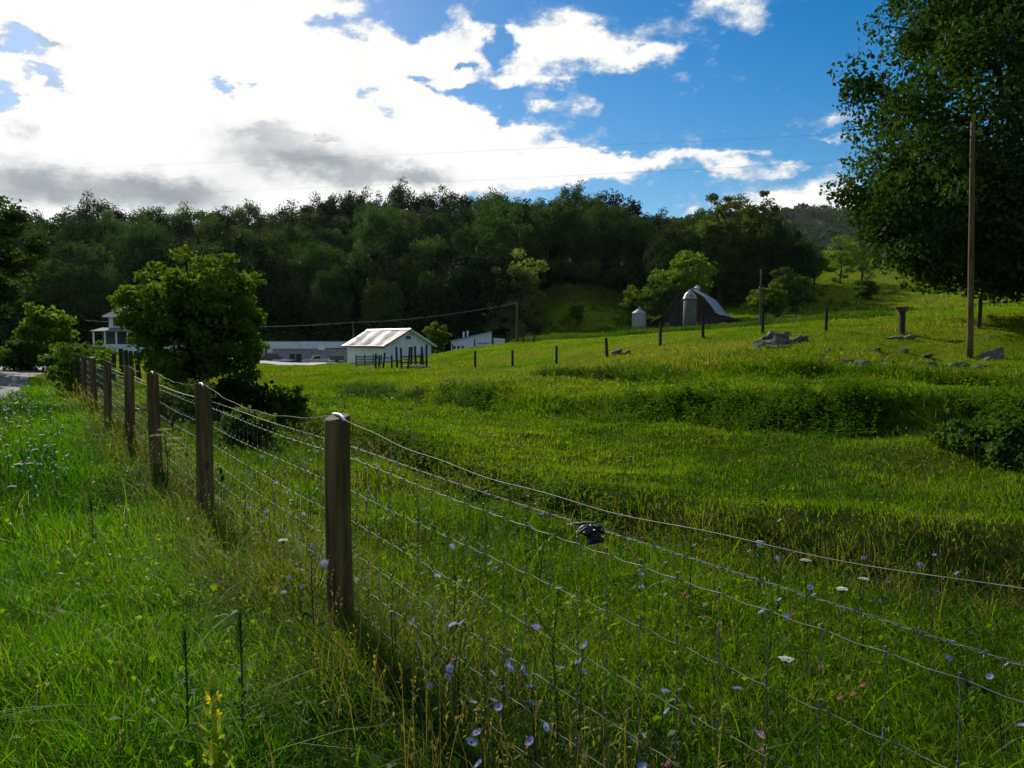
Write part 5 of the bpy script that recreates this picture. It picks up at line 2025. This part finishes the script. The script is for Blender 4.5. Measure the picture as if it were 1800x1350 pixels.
# mullein, thistles, parsnip, teasels
g_ = P(377, 1350, 2.62)
mx0, my0 = g_.x, 2.62
hm = P(375, 1178, 2.62).z - H(mx0, my0)
mu = thing('mullein_plant', 'single yellow mullein spike in the foreground grass', 'flower', (mx0, my0, H(mx0, my0)))
MB().tube([(0, 0, -.03), (.004, 0, hm * .5), (-.002, 0, hm - .06)], [.011, .0095, .0085], 8).build('stem', M['mullein_leaf'], mu, True)
sp = MB()
for i in range(90):
    z = hm - .085 + .085 * (i / 90)
    r = .0145 * math.sin(math.pi * (.28 + .70 * i / 90)) + .001
    a = i * 2.4
    c = Vector((r * math.cos(a), r * math.sin(a), z))
    d = Vector((math.cos(a), math.sin(a), .9)).normalized()
    sd2 = Vector((-math.sin(a), math.cos(a), 0))
    sp.add([c, c + d * .006 + sd2 * .004, c + d * .011, c + d * .006 - sd2 * .004], [(0, 1, 2, 3)])
sp.lathe([(.006, hm - .09), (.013, hm - .06), (.012, hm - .03), (.003, hm - .002)], 8)
sp.build('bud_spike', M['mullein_leaf'], mu)
fl = disc_flower(.018, 5, 'flower', 'mullein_flower', .35)
for (a, z, s_) in [(-2.6, hm - .085, 1), (-.4, hm - .088, 1.1), (.2, hm - .10, .9), (-1.5, hm - .098, 1), (-.3, hm - .150, 1.0), (-.9, hm - .138, .9), (2.5, hm - .1, .9)]:
    o = obj('flower', fl, None, mu, (.016 * math.cos(a), .016 * math.sin(a), z))
    o.rotation_euler = (R(70) * math.sin(-a), R(70) * math.cos(a), 0)
    o.scale = (s_, s_, s_)
for i in range(16):
    z = hm * (.02 + .72 * i / 16)
    a = i * 2.4 + .4
    L = .115 * (1 - .6 * i / 16) + .02
    d = Vector((math.cos(a), math.sin(a), 1.5)).normalized()
    sd2 = Vector((-math.sin(a), math.cos(a), 0))
    p0 = Vector((.008 * math.cos(a), .008 * math.sin(a), z))
    w_ = L * .17
    lf = MB()
    c1, c2, tp = p0 + d * L * .35, p0 + d * L * .7, p0 + d * L + Vector((math.cos(a), math.sin(a), -.4)) * L * .12
    up = d.cross(sd2) * (-.12 * L)
    lf.add([p0, c1 + sd2 * w_ + up * .6, c1, c1 - sd2 * w_ + up * .6, c2 + sd2 * w_ * .9 + up * .6, c2, c2 - sd2 * w_ * .9 + up * .6, tp], [(0, 1, 2), (0, 2, 3), (1, 4, 5, 2), (2, 5, 6, 3), (4, 7, 5), (5, 7, 6)])
    lf.build('leaf', M['mullein_leaf'], mu, True)


def thistle(px, pytop, Y, label):
    x = P(px, pytop, Y).x
    h_ = P(px, pytop, Y).z - H(x, Y)
    t = thing('thistle_plant', label, 'plant', (x, Y, H(x, Y)))
    MB().tube([(0, 0, -.03), (.006, 0, h_ * .5), (0, .004, h_)], [.0045, .004, .003], 6).build('stem', M['thistle'], t)
    lv = MB()
    for i in range(60):
        z = h_ * (.72 + .28 * i / 60)
        a = i * 2.4
        L = .045 * (1.1 - .5 * i / 60)
        d = Vector((math.cos(a), math.sin(a), 1.3 + i / 40)).normalized()
        sd2 = Vector((-math.sin(a), math.cos(a), 0))
        p0 = Vector((0, 0, z))
        lv.add([p0, p0 + d * L * .5 + sd2 * .0032, p0 + d * L, p0 + d * L * .5 - sd2 * .0032], [(0, 1, 2, 3)])
    lv.build('leafy_head', M['thistle'], t)
    lw = MB()
    for i in range(18):
        z = h_ * (.04 + .62 * i / 18)
        a = i * 2.4
        L = .10 * (1.2 - .6 * i / 18)
        d = Vector((math.cos(a), math.sin(a), .8)).normalized()
        sd2 = Vector((-math.sin(a), math.cos(a), 0))
        p0 = Vector((0, 0, z))
        lw.add([p0, p0 + d * L * .45 + sd2 * .007, p0 + d * L - Vector((0, 0, .02)), p0 + d * L * .45 - sd2 * .007], [(0, 1, 2, 3)])
    lw.build('leaves', M['thistle'], t)


thistle(421, 1078, 2.95, 'taller dark budding thistle beside the yellow mullein')
thistle(324, 1108, 3.0, 'shorter dark budding thistle left of the yellow mullein')
thistle(160, 880, 6.2, 'dark budding thistle standing farther off on the left verge')
# yellow parsnip in front of the third post
x, y = fpos(8.6, -.15)
pn_ = thing('wild_parsnip', 'yellow flat-topped wild parsnip in front of the third fence post', 'flower', (x, y, H(x, y)))
hp_ = .78
st = MB().tube([(0, 0, -.03), (.02, 0, .4), (.0, 0, hp_ - .1)], [.006, .005, .004], 6)
um = MB()
for j, (ox, oz) in enumerate([(-.02, 0), (.1, -.09), (.13, -.2), (-.1, -.06), (.06, -.16)]):
    c0 = Vector((ox, random.uniform(-.05, .05), hp_ + oz))
    st.tube([(0, 0, hp_ - .3), c0 - Vector((0, 0, .04))], [.003, .002], 4)
    for i in range(34):
        a, r = i * 2.4, .075 * math.sqrt(i / 34)
        c = c0 + Vector((r * math.cos(a), r * math.sin(a), -r * .15 + random.uniform(-.006, .006)))
        um.add([c + Vector((-.009, 0, 0)), c + Vector((0, -.009, .003)), c + Vector((.009, 0, 0)), c + Vector((0, .009, .003))], [(0, 1, 2, 3)])
st.build('stem', M['stem'], pn_)
um.build('umbel', M['parsnip'], pn_)
TG = 'dry teasel heads by the fence'
for (px, py, Y) in [(328, 799, 8.2), (391, 840, 7.6), (295, 734, 9.5), (303, 745, 9.2), (364, 818, 6.6), (388, 828, 7.9)]:
    p = P(px, py, Y)
    t = thing('teasel', 'dry dark teasel head standing near the second fence post', 'plant', (p.x, Y, H(p.x, Y)), 0, TG)
    h_ = p.z - t.location.z
    MB().tube([(0, 0, -.03), (.01, 0, h_ * .6), (0, 0, h_ - .02)], [.003, .0025, .002], 5).build('stem', M['teasel'], t)
    MB().lathe([(.004, h_ - .03), (.017, h_ - .015), (.019, h_ + .005), (.012, h_ + .028), (.003, h_ + .036)], 10).build('seed_head', M['teasel'], t, True)

# ------------------------------------------------------------------ haze
hz = MB().box((-2350, -2350, float(gz.min()) - 1.5), (2350, 2350, max(float(mz.max()), float(gz.max())) + 30)).build('haze', None)
hm_ = bpy.data.materials.new('valley_haze')
hm_.use_nodes = True
hm_.node_tree.nodes.clear()
vo = hm_.node_tree.nodes.new('ShaderNodeOutputMaterial')
pv = hm_.node_tree.nodes.new('ShaderNodeVolumePrincipled')
pv.inputs['Color'].default_value = (.86, .92, 1, 1)
pv.inputs['Density'].default_value = .00002
pv.inputs['Anisotropy'].default_value = .35
hm_.node_tree.links.new(pv.outputs[0], vo.inputs['Volume'])
hz.data.materials.append(hm_)
tag(hz, 'thin pale morning haze filling the valley', 'haze', kind='stuff')
